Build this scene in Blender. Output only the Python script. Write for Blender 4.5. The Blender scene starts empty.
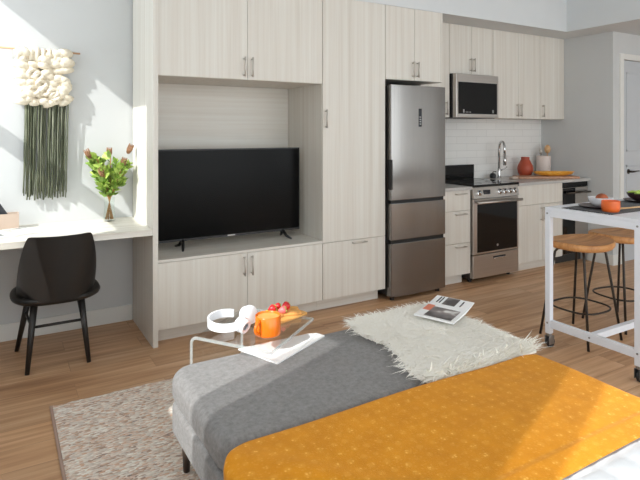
import bpy, bmesh, math, random
from mathutils import Vector, Matrix
random.seed(7)
PI = math.pi
scene = bpy.context.scene
COL = scene.collection

# ------------------------------------------------------------------ materials
def lin(c):
    out = []
    for v in c[:3]:
        v = v / 255.0
        out.append(v / 12.92 if v <= 0.04045 else ((v + 0.055) / 1.055) ** 2.4)
    return (out[0], out[1], out[2], 1.0)

def nm(name):
    m = bpy.data.materials.new(name); m.use_nodes = True
    nt = m.node_tree
    return m, nt, nt.nodes['Principled BSDF'], nt.nodes['Material Output']

def mapping(nt, scale, rnd=True, rot=(0, 0, 0)):
    tc = nt.nodes.new('ShaderNodeTexCoord'); mp = nt.nodes.new('ShaderNodeMapping')
    mp.inputs['Scale'].default_value = scale; mp.inputs['Rotation'].default_value = rot
    nt.links.new(tc.outputs['Object'], mp.inputs['Vector'])
    if rnd:
        oi = nt.nodes.new('ShaderNodeObjectInfo'); mu = nt.nodes.new('ShaderNodeMath'); mu.operation = 'MULTIPLY'
        mu.inputs[1].default_value = 37.0
        nt.links.new(oi.outputs['Random'], mu.inputs[0]); nt.links.new(mu.outputs[0], mp.inputs['Location'])
    return mp.outputs['Vector']

def noise(nt, vec, scale=5, detail=3, rough=.5):
    n = nt.nodes.new('ShaderNodeTexNoise'); n.inputs['Scale'].default_value = scale
    n.inputs['Detail'].default_value = detail; n.inputs['Roughness'].default_value = rough
    nt.links.new(vec, n.inputs['Vector']); return n.outputs['Fac']

def ramp(nt, fac, stops):
    r = nt.nodes.new('ShaderNodeValToRGB'); e = r.color_ramp.elements
    e[0].position, e[0].color = stops[0][0], stops[0][1]
    e[1].position, e[1].color = stops[-1][0], stops[-1][1]
    for p, c in stops[1:-1]:
        k = e.new(p); k.color = c
    nt.links.new(fac, r.inputs['Fac']); return r.outputs['Color']

def bump(nt, bs, h, strength=.3, dist=.01):
    b = nt.nodes.new('ShaderNodeBump'); b.inputs['Strength'].default_value = strength; b.inputs['Distance'].default_value = dist
    nt.links.new(h, b.inputs['Height']); nt.links.new(b.outputs['Normal'], bs.inputs['Normal'])

def plain(name, col, rough=.5, metal=0., var=.04, scale=8, spec=.5):
    """solid colour with slight procedural variation"""
    m, nt, bs, out = nm(name)
    c = lin(col)
    v = mapping(nt, (1, 1, 1))
    f = noise(nt, v, scale, 2)
    lo = tuple(max(0, x * (1 - var)) for x in c[:3]) + (1,); hi = tuple(min(1, x * (1 + var)) for x in c[:3]) + (1,)
    nt.links.new(ramp(nt, f, [(.3, lo), (.7, hi)]), bs.inputs['Base Color'])
    bs.inputs['Roughness'].default_value = rough; bs.inputs['Metallic'].default_value = metal
    bs.inputs['Specular IOR Level'].default_value = spec
    return m

def laminate(name, scale):
    m, nt, bs, out = nm(name)
    v = mapping(nt, scale)
    f = noise(nt, v, 1.0, 6, .62)
    col = ramp(nt, f, [(.25, lin((204, 198, 187))), (.45, lin((216, 211, 202))), (.6, lin((221, 218, 210))), (.78, lin((229, 227, 220)))])
    nt.links.new(col, bs.inputs['Base Color'])
    bs.inputs['Roughness'].default_value = .45
    bump(nt, bs, f, .08, .002)
    return m

def wood(name, c1, c2, c3, scale, rough=.45):
    m, nt, bs, out = nm(name)
    v = mapping(nt, scale)
    f = noise(nt, v, 1.0, 5, .6)
    nt.links.new(ramp(nt, f, [(.3, lin(c1)), (.5, lin(c2)), (.7, lin(c3))]), bs.inputs['Base Color'])
    bs.inputs['Roughness'].default_value = rough
    bump(nt, bs, f, .1, .002)
    return m

def floor_mat():
    m, nt, bs, out = nm('plank_floor')
    v = mapping(nt, (1, 1, 1), False)
    br = nt.nodes.new('ShaderNodeTexBrick'); br.offset = .37; br.inputs['Scale'].default_value = 1
    br.inputs['Brick Width'].default_value = 1.22; br.inputs['Row Height'].default_value = .18
    br.inputs['Mortar Size'].default_value = .0015; br.inputs['Mortar Smooth'].default_value = .3
    br.inputs['Color1'].default_value = (0, 0, 0, 1); br.inputs['Color2'].default_value = (1, 1, 1, 1); br.inputs['Mortar'].default_value = (.3, .3, .3, 1)
    nt.links.new(v, br.inputs['Vector'])
    # grain, shifted per plank
    mp = nt.nodes.new('ShaderNodeMapping'); mp.inputs['Scale'].default_value = (1.3, 26, 1)
    add = nt.nodes.new('ShaderNodeVectorMath'); add.operation = 'MULTIPLY_ADD'
    add.inputs[1].default_value = (3.1, 7.7, 0)
    nt.links.new(br.outputs['Color'], add.inputs[0]); nt.links.new(v, add.inputs[2])
    nt.links.new(add.outputs[0], mp.inputs['Vector'])
    g = noise(nt, mp.outputs['Vector'], 1.0, 6, .6)
    mp2 = nt.nodes.new('ShaderNodeMapping'); mp2.inputs['Scale'].default_value = (.9, 6, 1)
    nt.links.new(add.outputs[0], mp2.inputs['Vector'])
    g2 = noise(nt, mp2.outputs['Vector'], 1.0, 3, .5)
    mixf = nt.nodes.new('ShaderNodeMath'); mixf.operation = 'MULTIPLY_ADD'; mixf.inputs[1].default_value = .6
    mulb = nt.nodes.new('ShaderNodeMath'); mulb.operation = 'MULTIPLY'; mulb.inputs[1].default_value = .4
    nt.links.new(g2, mulb.inputs[0]); nt.links.new(g, mixf.inputs[0]); nt.links.new(mulb.outputs[0], mixf.inputs[2])
    col = ramp(nt, mixf.outputs[0], [(.32, lin((152, 108, 74))), (.44, lin((190, 146, 108))), (.54, lin((208, 165, 126))), (.66, lin((226, 188, 152)))])
    # per plank tone
    mx = nt.nodes.new('ShaderNodeMix'); mx.data_type = 'RGBA'; mx.blend_type = 'MULTIPLY'; mx.inputs['Factor'].default_value = 1
    tone = ramp(nt, br.outputs['Color'], [(0, (.84, .84, .84, 1)), (1, (1, .99, .97, 1))])
    nt.links.new(col, mx.inputs['A']); nt.links.new(tone, mx.inputs['B'])
    mx2 = nt.nodes.new('ShaderNodeMix'); mx2.data_type = 'RGBA'; mx2.blend_type = 'MIX'
    mf = nt.nodes.new('ShaderNodeMath'); mf.operation = 'MULTIPLY'; mf.inputs[1].default_value = .6
    nt.links.new(br.outputs['Fac'], mf.inputs[0]); nt.links.new(mf.outputs[0], mx2.inputs['Factor'])
    nt.links.new(mx.outputs['Result'], mx2.inputs['A']); mx2.inputs['B'].default_value = lin((128, 92, 66))
    nt.links.new(mx2.outputs['Result'], bs.inputs['Base Color'])
    bs.inputs['Roughness'].default_value = .42
    bump(nt, bs, g, .06, .002)
    return m

def steel(name, col, rough, vertical=True):
    m, nt, bs, out = nm(name)
    v = mapping(nt, (160, 160, 1.2) if vertical else (1.2, 1.2, 160))
    f = noise(nt, v, 1.0, 2)
    c = lin(col)
    nt.links.new(ramp(nt, f, [(.3, tuple(x * .9 for x in c[:3]) + (1,)), (.7, c)]), bs.inputs['Base Color'])
    bs.inputs['Metallic'].default_value = 1.0; bs.inputs['Roughness'].default_value = rough
    bs.inputs['Anisotropic'].default_value = .5
    return m

def fabric(name, c1, c2, scale, rough=.95, bs_strength=.4, weave=500):
    m, nt, bs, out = nm(name)
    v = mapping(nt, (1, 1, 1))
    f = noise(nt, v, scale, 5, .7)
    nt.links.new(ramp(nt, f, [(.3, lin(c1)), (.7, lin(c2))]), bs.inputs['Base Color'])
    bs.inputs['Roughness'].default_value = rough; bs.inputs['Specular IOR Level'].default_value = .1
    bs.inputs['Sheen Weight'].default_value = .15
    f2 = noise(nt, v, weave, 2)
    bump(nt, bs, f2, bs_strength, .002)
    return m

def tile_mat():
    m, nt, bs, out = nm('white_tile')
    tc = nt.nodes.new('ShaderNodeTexCoord'); sx = nt.nodes.new('ShaderNodeSeparateXYZ'); cb = nt.nodes.new('ShaderNodeCombineXYZ')
    nt.links.new(tc.outputs['Object'], sx.inputs[0]); nt.links.new(sx.outputs['X'], cb.inputs['X']); nt.links.new(sx.outputs['Z'], cb.inputs['Y'])
    br = nt.nodes.new('ShaderNodeTexBrick'); br.inputs['Scale'].default_value = 1; br.offset = .5
    br.inputs['Brick Width'].default_value = .30; br.inputs['Row Height'].default_value = .076
    br.inputs['Mortar Size'].default_value = .002
    br.inputs['Color1'].default_value = lin((232, 231, 228)); br.inputs['Color2'].default_value = lin((228, 227, 224)); br.inputs['Mortar'].default_value = lin((206, 205, 202))
    nt.links.new(cb.outputs[0], br.inputs['Vector']); nt.links.new(br.outputs['Color'], bs.inputs['Base Color'])
    bs.inputs['Roughness'].default_value = .3
    inv = nt.nodes.new('ShaderNodeMath'); inv.operation = 'SUBTRACT'; inv.inputs[0].default_value = 1
    nt.links.new(br.outputs['Fac'], inv.inputs[1]); bump(nt, bs, inv.outputs[0], .3, .002)
    return m

def blanket_mat():
    m, nt, bs, out = nm('marigold_blanket')
    v = mapping(nt, (1, 1, .001), False, (0, 0, .0))
    vo = nt.nodes.new('ShaderNodeTexVoronoi'); vo.inputs['Scale'].default_value = 22; vo.inputs['Randomness'].default_value = 0.22
    nt.links.new(v, vo.inputs['Vector'])
    ring = ramp(nt, vo.outputs['Distance'], [(0, (1, 1, 1, 1)), (.18, (.8, .8, .8, 1)), (.30, (.25, .25, .25, 1)), (.5, (.22, .22, .22, 1)), (1, (.12, .12, .12, 1))])
    vo2 = nt.nodes.new('ShaderNodeTexVoronoi'); vo2.inputs['Scale'].default_value = 85; vo2.inputs['Randomness'].default_value = .8
    nt.links.new(v, vo2.inputs['Vector'])
    dots = ramp(nt, vo2.outputs['Distance'], [(.15, (1, 1, 1, 1)), (.42, (0, 0, 0, 1))])
    mul = nt.nodes.new('ShaderNodeMix'); mul.data_type = 'RGBA'; mul.blend_type = 'MULTIPLY'; mul.inputs['Factor'].default_value = .75
    nt.links.new(ring, mul.inputs['A']); nt.links.new(dots, mul.inputs['B'])
    n = noise(nt, v, 9, 4, .6)
    base = ramp(nt, n, [(.3, lin((203, 128, 6))), (.7, lin((219, 143, 16)))])
    mx = nt.nodes.new('ShaderNodeMix'); mx.data_type = 'RGBA'
    rr = nt.nodes.new('ShaderNodeMath'); rr.operation = 'MULTIPLY'; rr.inputs[1].default_value = .8
    nt.links.new(mul.outputs['Result'], rr.inputs[0]); nt.links.new(rr.outputs[0], mx.inputs['Factor'])
    nt.links.new(base, mx.inputs['A']); mx.inputs['B'].default_value = lin((250, 196, 96))
    nt.links.new(mx.outputs['Result'], bs.inputs['Base Color'])
    bs.inputs['Roughness'].default_value = .9; bs.inputs['Specular IOR Level'].default_value = .15
    bs.inputs['Sheen Weight'].default_value = .08
    f2 = noise(nt, v, 260, 2); bump(nt, bs, f2, .5, .003)
    return m

def rug_mat():
    m, nt, bs, out = nm('woven_rug')
    v = mapping(nt, (1, 2.6, 1), False)
    vo = nt.nodes.new('ShaderNodeTexVoronoi'); vo.inputs['Scale'].default_value = 48
    nt.links.new(v, vo.inputs['Vector'])
    sp = nt.nodes.new('ShaderNodeSeparateColor'); nt.links.new(vo.outputs['Color'], sp.inputs[0])
    n = noise(nt, v, 7, 5, .75)
    a = nt.nodes.new('ShaderNodeMath'); a.operation = 'MULTIPLY_ADD'; a.inputs[1].default_value = .45
    s2 = nt.nodes.new('ShaderNodeMath'); s2.operation = 'MULTIPLY'; s2.inputs[1].default_value = .55
    nt.links.new(n, s2.inputs[0]); nt.links.new(sp.outputs[0], a.inputs[0]); nt.links.new(s2.outputs[0], a.inputs[2])
    col = ramp(nt, a.outputs[0], [(.2, lin((130, 126, 130))), (.3, lin((192, 160, 138))), (.4, lin((214, 202, 190))), (.52, lin((232, 222, 210))), (.6, lin((212, 172, 144))), (.7, lin((240, 233, 222))), (.85, lin((246, 242, 234)))])
    nt.links.new(col, bs.inputs['Base Color']); bs.inputs['Roughness'].default_value = 1
    bs.inputs['Specular IOR Level'].default_value = .05
    iv = nt.nodes.new('ShaderNodeMath'); iv.operation = 'SUBTRACT'; iv.inputs[0].default_value = 1
    nt.links.new(vo.outputs['Distance'], iv.inputs[1]); bump(nt, bs, iv.outputs[0], .6, .010)
    return m

def clear(name, tint=(250, 252, 252), gloss=.08, fresnel=True, rough=.03):
    m, nt, bs, out = nm(name); nt.nodes.remove(bs)
    tr = nt.nodes.new('ShaderNodeBsdfTransparent'); tr.inputs['Color'].default_value = lin(tint)
    gl = nt.nodes.new('ShaderNodeBsdfGlossy'); gl.inputs['Roughness'].default_value = rough
    mx = nt.nodes.new('ShaderNodeMixShader')
    if fresnel:
        fr_ = nt.nodes.new('ShaderNodeFresnel'); fr_.inputs['IOR'].default_value = 1 + gloss
        ge = nt.nodes.new('ShaderNodeNewGeometry'); fl = nt.nodes.new('ShaderNodeVectorMath'); fl.operation = 'SCALE'; sg_ = nt.nodes.new('ShaderNodeMath'); sg_.operation = 'MULTIPLY_ADD'
        sg_.inputs[1].default_value = -2; sg_.inputs[2].default_value = 1
        nt.links.new(ge.outputs['Backfacing'], sg_.inputs[0]); nt.links.new(ge.outputs['Normal'], fl.inputs[0]); nt.links.new(sg_.outputs[0], fl.inputs['Scale'])
        mz = nt.nodes.new('ShaderNodeMath'); mz.operation = 'MULTIPLY'; nb = nt.nodes.new('ShaderNodeMath'); nb.operation = 'SUBTRACT'; nb.inputs[0].default_value = 1
        nt.links.new(ge.outputs['Backfacing'], nb.inputs[1]); nt.links.new(nb.outputs[0], mz.inputs[0]); nt.links.new(fr_.outputs[0], mz.inputs[1])
        nt.links.new(mz.outputs[0], mx.inputs['Fac'])
    else:
        mx.inputs['Fac'].default_value = gloss
    nt.links.new(tr.outputs[0], mx.inputs[1]); nt.links.new(gl.outputs[0], mx.inputs[2]); nt.links.new(mx.outputs[0], out.inputs['Surface'])
    return m

def sheer(name, col, amount):
    m, nt, bs, out = nm(name)
    tr = nt.nodes.new('ShaderNodeBsdfTransparent'); mx = nt.nodes.new('ShaderNodeMixShader'); mx.inputs['Fac'].default_value = amount
    bs.inputs['Base Color'].default_value = lin(col); bs.inputs['Roughness'].default_value = .9
    nt.links.new(tr.outputs[0], mx.inputs[1]); nt.links.new(bs.outputs[0], mx.inputs[2]); nt.links.new(mx.outputs[0], out.inputs['Surface'])
    return m

M = {}
M['lam'] = laminate('pale_laminate', (26, 26, .45))
M['lamh'] = laminate('pale_laminate_cross', (.45, 26, 26))
M['floor'] = floor_mat()
M['wall'] = plain('wall_paint', (203, 205, 205), .7, 0, .01, 3, .2)
M['ceil'] = plain('ceiling_paint', (214, 218, 220), .8, 0, .01, 3, .2)
M['trim'] = plain('trim_paint', (226, 226, 222), .5, 0, .01)
M['door'] = plain('door_paint', (196, 200, 204), .5, 0, .01)
M['steel'] = steel('brushed_steel', (150, 147, 144), .24)
M['steelh'] = steel('brushed_steel_cross', (196, 190, 184), .32, False)
M['nickel'] = plain('satin_nickel', (196, 190, 182), .4, .55, .03)
M['chrome'] = plain('chrome', (205, 205, 205), .12, 1.0, .02)
M['black'] = plain('black_plastic', (22, 22, 23), .4, 0, .1)
M['blackglass'] = plain('black_glass', (9, 9, 10), .06, 0, .05, 8, .35)
M['screen'] = plain('tv_screen', (8, 8, 8), .22, 0, .05, 8, .10)
M['darkgap'] = plain('dark_grey_panel', (52, 50, 48), .6, 0, .05)
M['tile'] = tile_mat()
M['quartz'] = plain('grey_quartz', (186, 184, 181), .28, 0, .06, 60)
M['desktop'] = wood('whitewashed_top', (206, 200, 188), (222, 218, 208), (234, 231, 224), (1.2, 26, 26), .4)
M['leather'] = plain('black_shell', (34, 31, 29), .42, 0, .06, 20, .4)
M['blackwood'] = plain('black_stained_wood', (30, 26, 24), .45, 0, .1, 20)
M['bench'] = fabric('grey_wool', (118, 116, 115), (146, 144, 143), 60)
M['quilt'] = fabric('white_quilt', (184, 187, 191), (194, 197, 201), 10, .9, .2, 300)
M['blanket'] = blanket_mat()
M['rug'] = rug_mat()
M['rugedge'] = plain('rug_binding', (168, 142, 128), .9)
def fur_mat():
    m, nt, bs, out = nm('ivory_fur')
    v = mapping(nt, (1, 1, 1), False); f = noise(nt, v, 130, 3, .7)
    nt.links.new(ramp(nt, f, [(.3, lin((242, 237, 225))), (.45, lin((253, 250, 242))), (.7, lin((254, 252, 246)))]), bs.inputs['Base Color'])
    bs.inputs['Roughness'].default_value = .85; bs.inputs['Specular IOR Level'].default_value = .1
    return m
M['fur'] = fur_mat()
M['hide'] = plain('ivory_hide', (250, 246, 235), .95, 0, .01, 8, .1)
M['wool'] = fabric('cream_wool', (220, 209, 188), (236, 227, 208), 40, .95, .5, 160)
M['dowel'] = wood('pale_dowel', (178, 136, 100), (196, 156, 118), (206, 170, 134), (3, 60, 60))
def yarn_mat():
    m, nt, bs, out = nm('green_grey_yarn')
    v = mapping(nt, (140, 60, 2.2), False)
    f = noise(nt, v, 1.0, 3, .6)
    nt.links.new(ramp(nt, f, [(.26, lin((62, 66, 50))), (.42, lin((112, 117, 95))), (.52, lin((84, 88, 78))), (.62, lin((150, 153, 130))), (.72, lin((204, 206, 190)))]), bs.inputs['Base Color'])
    bs.inputs['Roughness'].default_value = .95; bs.inputs['Specular IOR Level'].default_value = .1
    return m
M['yarn'] = yarn_mat()
M['acrylic'] = clear('clear_acrylic', (254, 255, 255), .70)
M['acryledge'] = sheer('acrylic_cut_edge', (206, 216, 216), .26)
M['glass'] = clear('clear_glass', (252, 254, 253), .40)
M['pane'] = clear('window_glass', (252, 253, 253), .2)
M['sheer'] = sheer('added_sheer', (240, 240, 236), .40)  # see-through layer for the unseen strips added to dim the sun
M['orange'] = plain('orange_glaze', (226, 112, 16), .25, 0, .04, 10)
M['coffee'] = plain('milky_coffee', (226, 172, 96), .2, 0, .05, 30)
M['white'] = plain('white_plastic', (236, 238, 242), .4, 0, .02)
M['whitem'] = plain('white_powdercoat', (228, 232, 239), .4, 0, .02)
M['paper'] = plain('white_paper', (238, 238, 238), .6, 0, .02)
M['board'] = wood('board_wood', (192, 132, 66), (220, 160, 84), (234, 184, 112), (3, 40, 40))
M['toast'] = plain('toast', (222, 164, 92), .8, 0, .18, 45)
M['berry'] = plain('strawberry_red', (206, 34, 40), .35, 0, .18, 90)
M['berrycut'] = plain('strawberry_flesh', (236, 112, 112), .4, 0, .15, 60)
M['leaf'] = plain('leaf_green', (120, 152, 62), .5, 0, .35, 22)
M['leaf2'] = plain('leaf_light_green', (170, 196, 92), .5, 0, .25, 22)
M['stem'] = plain('brown_stem', (150, 110, 62), .6, 0, .2, 20)
M['protea'] = plain('protea_bract', (142, 104, 74), .6, 0, .3, 40)
M['stoolwood'] = wood('stool_wood', (168, 112, 64), (202, 146, 90), (222, 170, 114), (3, 40, 10))
M['iron'] = plain('dark_iron', (62, 56, 51), .45, .6, .08)
M['slate'] = fabric('charcoal_runner', (44, 44, 47), (60, 60, 63), 60, .95, .5, 300)
M['terracotta'] = plain('terracotta', (168, 72, 46), .45, 0, .1, 12)
M['crock'] = plain('blush_stoneware', (226, 212, 204), .5, 0, .04)
M['boardpink'] = wood('walnut_board', (158, 114, 88), (184, 138, 110), (200, 156, 128), (4, 50, 50))
M['dish'] = wood('honey_dish', (218, 140, 44), (236, 172, 70), (244, 196, 104), (4, 30, 30), .35)
M['potorange'] = plain('coral_glaze', (226, 104, 44), .3, 0, .1, 14)
M['plate'] = plain('dark_plum_plate', (64, 46, 48), .3)
M['spoonwood'] = wood('pale_spoon_wood', (206, 158, 108), (222, 178, 130), (232, 196, 150), (4, 40, 40))
M['bread'] = plain('brown_fruit', (160, 82, 48), .5, 0, .3, 40)
M['box'] = plain('blush_box', (190, 170, 154), .6, 0, .03)
M['phone'] = plain('dark_screen', (40, 42, 48), .25)
M['emblem'] = plain('silver_emblem', (190, 190, 190), .3, .8)
M['dark_leg'] = wood('dark_walnut_leg', (46, 36, 28), (62, 48, 38), (74, 58, 46), (30, 30, 3))
M['rubber'] = plain('rubber', (44, 44, 46), .6)
M['castermetal'] = plain('caster_metal', (150, 150, 150), .35, .9)
M['lead'] = plain('bronze_lever', (74, 68, 62), .3, .9)

def mag_mat(name, seed, dark, acc):
    m, nt, bs, out = nm(name)
    tc = nt.nodes.new('ShaderNodeTexCoord'); mp = nt.nodes.new('ShaderNodeMapping'); mp.inputs['Location'].default_value = (seed, seed * 2, 0)
    nt.links.new(tc.outputs['Object'], mp.inputs['Vector'])
    f = noise(nt, mp.outputs['Vector'], 9, 2, .5)
    nt.links.new(ramp(nt, f, [(.38, lin(dark)), (.5, lin(tuple(min(255, x * 1.6) for x in dark))), (.56, lin(acc)), (.62, lin((226, 224, 222)))]), bs.inputs['Base Color'])
    bs.inputs['Roughness'].default_value = .35
    return m
M['photo'] = mag_mat('magazine_photo', 1.3, (78, 74, 74), (150, 140, 136))
M['photo2'] = mag_mat('magazine_photo_pale', 4.1, (120, 124, 122), (190, 190, 186))
M['salmon'] = plain('salmon_ink', (224, 132, 104), .4)

# ------------------------------------------------------------------ mesh builder
ROOTS = {}
class B:
    def __init__(s): s.bm = bmesh.new()
    def _new(s, verts0):
        return [v for v in s.bm.verts if v.index == -1]
    def box(s, x0, x1, y0, y1, z0, z1, bev=0., seg=2, mtx=None):
        bm = bmesh.new()
        vs = [bm.verts.new((x, y, z)) for z in (z0, z1) for y in (y0, y1) for x in (x0, x1)]
        for f in ((0, 2, 3, 1), (4, 5, 7, 6), (0, 1, 5, 4), (2, 6, 7, 3), (0, 4, 6, 2), (1, 3, 7, 5)):
            bm.faces.new([vs[i] for i in f])
        if bev > 0:
            bmesh.ops.bevel(bm, geom=bm.edges[:], offset=bev, segments=seg, affect='EDGES', profile=.5)
        s._merge(bm, mtx); return s
    def _merge(s, bm, mtx=None):
        if mtx is not None: bmesh.ops.transform(bm, matrix=mtx, verts=bm.verts[:])
        me = bpy.data.meshes.new('tmp'); bm.to_mesh(me); bm.free()
        s.bm.from_mesh(me); bpy.data.meshes.remove(me)
    def tube(s, pts, r, n=10, caps=True, closed=False, flat=None):
        pts = [Vector(p) for p in pts]; N = len(pts)
        rs = r if isinstance(r, (list, tuple)) else [r] * N
        rings = []; up = Vector((0, 0, 1)); prev = None
        for i, p in enumerate(pts):
            if closed: t = pts[(i + 1) % N] - pts[i - 1]
            else: t = pts[min(i + 1, N - 1)] - pts[max(i - 1, 0)]
            t = t.normalized() if t.length > 1e-9 else up
            if prev is None:
                a = t.cross(up)
                if a.length < 1e-3: a = t.cross(Vector((1, 0, 0)))
                a.normalize()
            else:
                a = prev - t * prev.dot(t)
                a = a.normalized() if a.length > 1e-6 else t.orthogonal().normalized()
            prev = a; b = t.cross(a)
            fl = flat or 1.0
            rings.append([s.bm.verts.new(p + (a * math.cos(2 * PI * k / n) + b * fl * math.sin(2 * PI * k / n)) * rs[i]) for k in range(n)])
        rr = range(N if closed else N - 1)
        for i in rr:
            A, Bq = rings[i], rings[(i + 1) % N]
            for k in range(n): s.bm.faces.new((A[k], A[(k + 1) % n], Bq[(k + 1) % n], Bq[k]))
        if caps and not closed:
            s.bm.faces.new(rings[0][::-1]); s.bm.faces.new(rings[-1])
        return s
    def lathe(s, prof, c=(0, 0, 0), n=32, mtx=None, sx=1, sy=1):
        bm = bmesh.new(); rings = []
        for (r, z) in prof:
            if r < 1e-6: rings.append([bm.verts.new((0, 0, z))])
            else: rings.append([bm.verts.new((r * sx * math.cos(2 * PI * k / n), r * sy * math.sin(2 * PI * k / n), z)) for k in range(n)])
        for A, Bq in zip(rings, rings[1:]):
            for k in range(n):
                k2 = (k + 1) % n
                if len(A) == 1 and len(Bq) == 1: break
                if len(A) == 1: bm.faces.new((A[0], Bq[k2], Bq[k]))
                elif len(Bq) == 1: bm.faces.new((A[k], A[k2], Bq[0]))
                else: bm.faces.new((A[k], A[k2], Bq[k2], Bq[k]))
        bmesh.ops.recalc_face_normals(bm, faces=bm.faces[:])
        m = Matrix.Translation(c)
        if mtx is not None: m = m @ mtx
        s._merge(bm, m); return s
    def ball(s, c, r, sub=2, scl=(1, 1, 1), rot=None):
        bm = bmesh.new(); bmesh.ops.create_icosphere(bm, subdivisions=sub, radius=r)
        m = Matrix.Translation(c)
        if rot is not None: m = m @ rot
        s._merge(bm, m @ Matrix.Diagonal((scl[0], scl[1], scl[2], 1))); return s
    def prism(s, poly, z0, z1, mtx=None, bev=0):
        bm = bmesh.new()
        a = [bm.verts.new((x, y, z0)) for x, y in poly]; b = [bm.verts.new((x, y, z1)) for x, y in poly]
        n = len(poly)
        bm.faces.new(a[::-1]); bm.faces.new(b)
        for i in range(n): bm.faces.new((a[i], a[(i + 1) % n], b[(i + 1) % n], b[i]))
        bmesh.ops.recalc_face_normals(bm, faces=bm.faces[:])
        if bev: bmesh.ops.bevel(bm, geom=bm.edges[:], offset=bev, segments=2, affect='EDGES')
        s._merge(bm, mtx); return s
    def layers(s, loops, cap0=True, cap1=True, mtx=None):
        bm = bmesh.new()
        R = [[bm.verts.new(p) for p in L] for L in loops]; n = len(R[0])
        for A, Bq in zip(R, R[1:]):
            for k in range(n): bm.faces.new((A[k], A[(k + 1) % n], Bq[(k + 1) % n], Bq[k]))
        if cap0: bm.faces.new(R[0][::-1])
        if cap1: bm.faces.new(R[-1])
        bmesh.ops.recalc_face_normals(bm, faces=bm.faces[:])
        s._merge(bm, mtx); return s
    def build(s, name, mat, parent=None, smooth=False, angle=40):
        me = bpy.data.meshes.new(name)
        bm = s.bm
        if smooth:
            lim = math.radians(angle)
            for f in bm.faces: f.smooth = True
            for e in bm.edges:
                if len(e.link_faces) == 2 and e.calc_face_angle(0) > lim: e.smooth = False
        bm.to_mesh(me); bm.free()
        o = bpy.data.objects.new(name, me); COL.objects.link(o)
        me.materials.append(M[mat] if isinstance(mat, str) else mat)
        if parent is None:
            co = [v.co for v in me.vertices]
            x = (min(c.x for c in co) + max(c.x for c in co)) / 2; y = (min(c.y for c in co) + max(c.y for c in co)) / 2; z = min(c.z for c in co)
            me.transform(Matrix.Translation((-x, -y, -z))); o.location = (x, y, z)
            ROOTS[o.name] = Matrix.Translation((x, y, z))
        else:
            r = ROOTS[parent.name]
            me.transform(r.inverted()); o.parent = parent
            if parent.parent is not None or parent.type == 'MESH': pass
            ROOTS[o.name] = r
        return o

def rr(x0, x1, y0, y1, R, n=8):
    pts = []
    for cx, cy, a0 in ((x1 - R, y1 - R, 0), (x0 + R, y1 - R, 90), (x0 + R, y0 + R, 180), (x1 - R, y0 + R, 270)):
        for k in range(n + 1):
            a = math.radians(a0 + 90 * k / n); pts.append((cx + R * math.cos(a), cy + R * math.sin(a)))
    return pts
def slab(b, x0, x1, y0, y1, z0, z1, R, er, n=8, bottom=True, k=5):
    """rounded block: corner radius R in plan, edge radius er"""
    L = []
    def loop(i, z): return [(x, y, z) for x, y in rr(x0 + i, x1 - i, y0 + i, y1 - i, max(R - i, .003), n)]
    if bottom:
        for j in range(k + 1):
            a = PI / 2 * j / k; L.append(loop(er * (1 - math.sin(a)), z0 + er * (1 - math.cos(a))))
    else: L.append(loop(0, z0))
    for j in range(k + 1):
        a = PI / 2 * j / k; L.append(loop(er * (1 - math.cos(a)), z1 - er + er * math.sin(a)))
    b.layers(L); return b

def props(o, label=None, cat=None, group=None, kind=None):
    if label: o['label'] = label
    if cat: o['category'] = cat
    if group: o['group'] = group
    if kind: o['kind'] = kind
    return o
def thing(name, label, cat, loc=(0, 0, 0), group=None):
    o = bpy.data.objects.new(name, None); o.empty_display_size = .1; COL.objects.link(o); o.location = loc
    ROOTS[o.name] = Matrix.Translation(loc)
    return props(o, label, cat, group)
def one(b, name, mat, label, cat, group=None, smooth=True):
    return props(b.build(name, mat, None, smooth), label, cat, group)
def struct(b, name, mat, parent=None, smooth=False):
    o = b.build(name, mat, parent, smooth)
    if parent is None: o['kind'] = 'structure'
    return o
def dup(root, loc, rz, label, group=None):
    r = root.copy(); COL.objects.link(r); r.location = loc; r.rotation_euler = (0, 0, rz); r['label'] = label
    if group: r['group'] = group
    for ch in list(root.children):
        c = ch.copy(); COL.objects.link(c); c.parent = r
        for g in list(ch.children):
            d = g.copy(); COL.objects.link(d); d.parent = c
    return r
def T(x, y, z, rz=0, rx=0, ry=0):
    return Matrix.Translation((x, y, z)) @ Matrix.Rotation(rz, 4, 'Z') @ Matrix.Rotation(ry, 4, 'Y') @ Matrix.Rotation(rx, 4, 'X')

def bar_handle(parent, p0, p1, out=(0, -.028, 0), mat='nickel', r=.006, name='handle', inset=.012):
    """square bar pull on two posts; p0-p1 on the door face"""
    p0, p1, out = Vector(p0), Vector(p1), Vector(out); d = (p1 - p0).normalized()
    b = B(); b.tube([p0 + out, p1 + out], r, 8)
    for q in (p0 + d * inset, p1 - d * inset): b.tube([q, q + out], r * .85, 8)
    return b.build(name, mat, parent, True)

# ------------------------------------------------------------------ the room
CEIL = 3.2; SOF = 2.474
XL, XR, YR = -.70, 7.2, -2.3          # inner faces: left wall, far right wall, rear wall
FY = 3.60                             # cabinet face plane
WY = 4.22                             # back wall

struct(B().box(XL - .12, XR + .12, YR - .12, WY + .12, -.1, 0), 'floor', 'floor')
struct(B().box(XL - .12, XR + .12, YR - .12, WY + .12, CEIL, CEIL + .15), 'ceiling', 'ceil')
struct(B().box(XL - .12, 5.69, WY, WY + .12, 0, CEIL), 'wall_back', 'wall')
struct(B().box(5.57, 5.69, 3.45, WY, 0, SOF), 'wall_right', 'wall')
w = B()
w.box(5.57, 5.745, 3.33, 3.45, 0, SOF); w.box(6.625, XR + .12, 3.33, 3.45, 0, SOF); w.box(5.745, 6.625, 3.33, 3.45, 2.19, SOF)
struct(w, 'wall_hall', 'wall')
struct(B().box(XR, XR + .12, YR - .12, 3.33, 0, CEIL), 'wall_far_right', 'wall')
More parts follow.
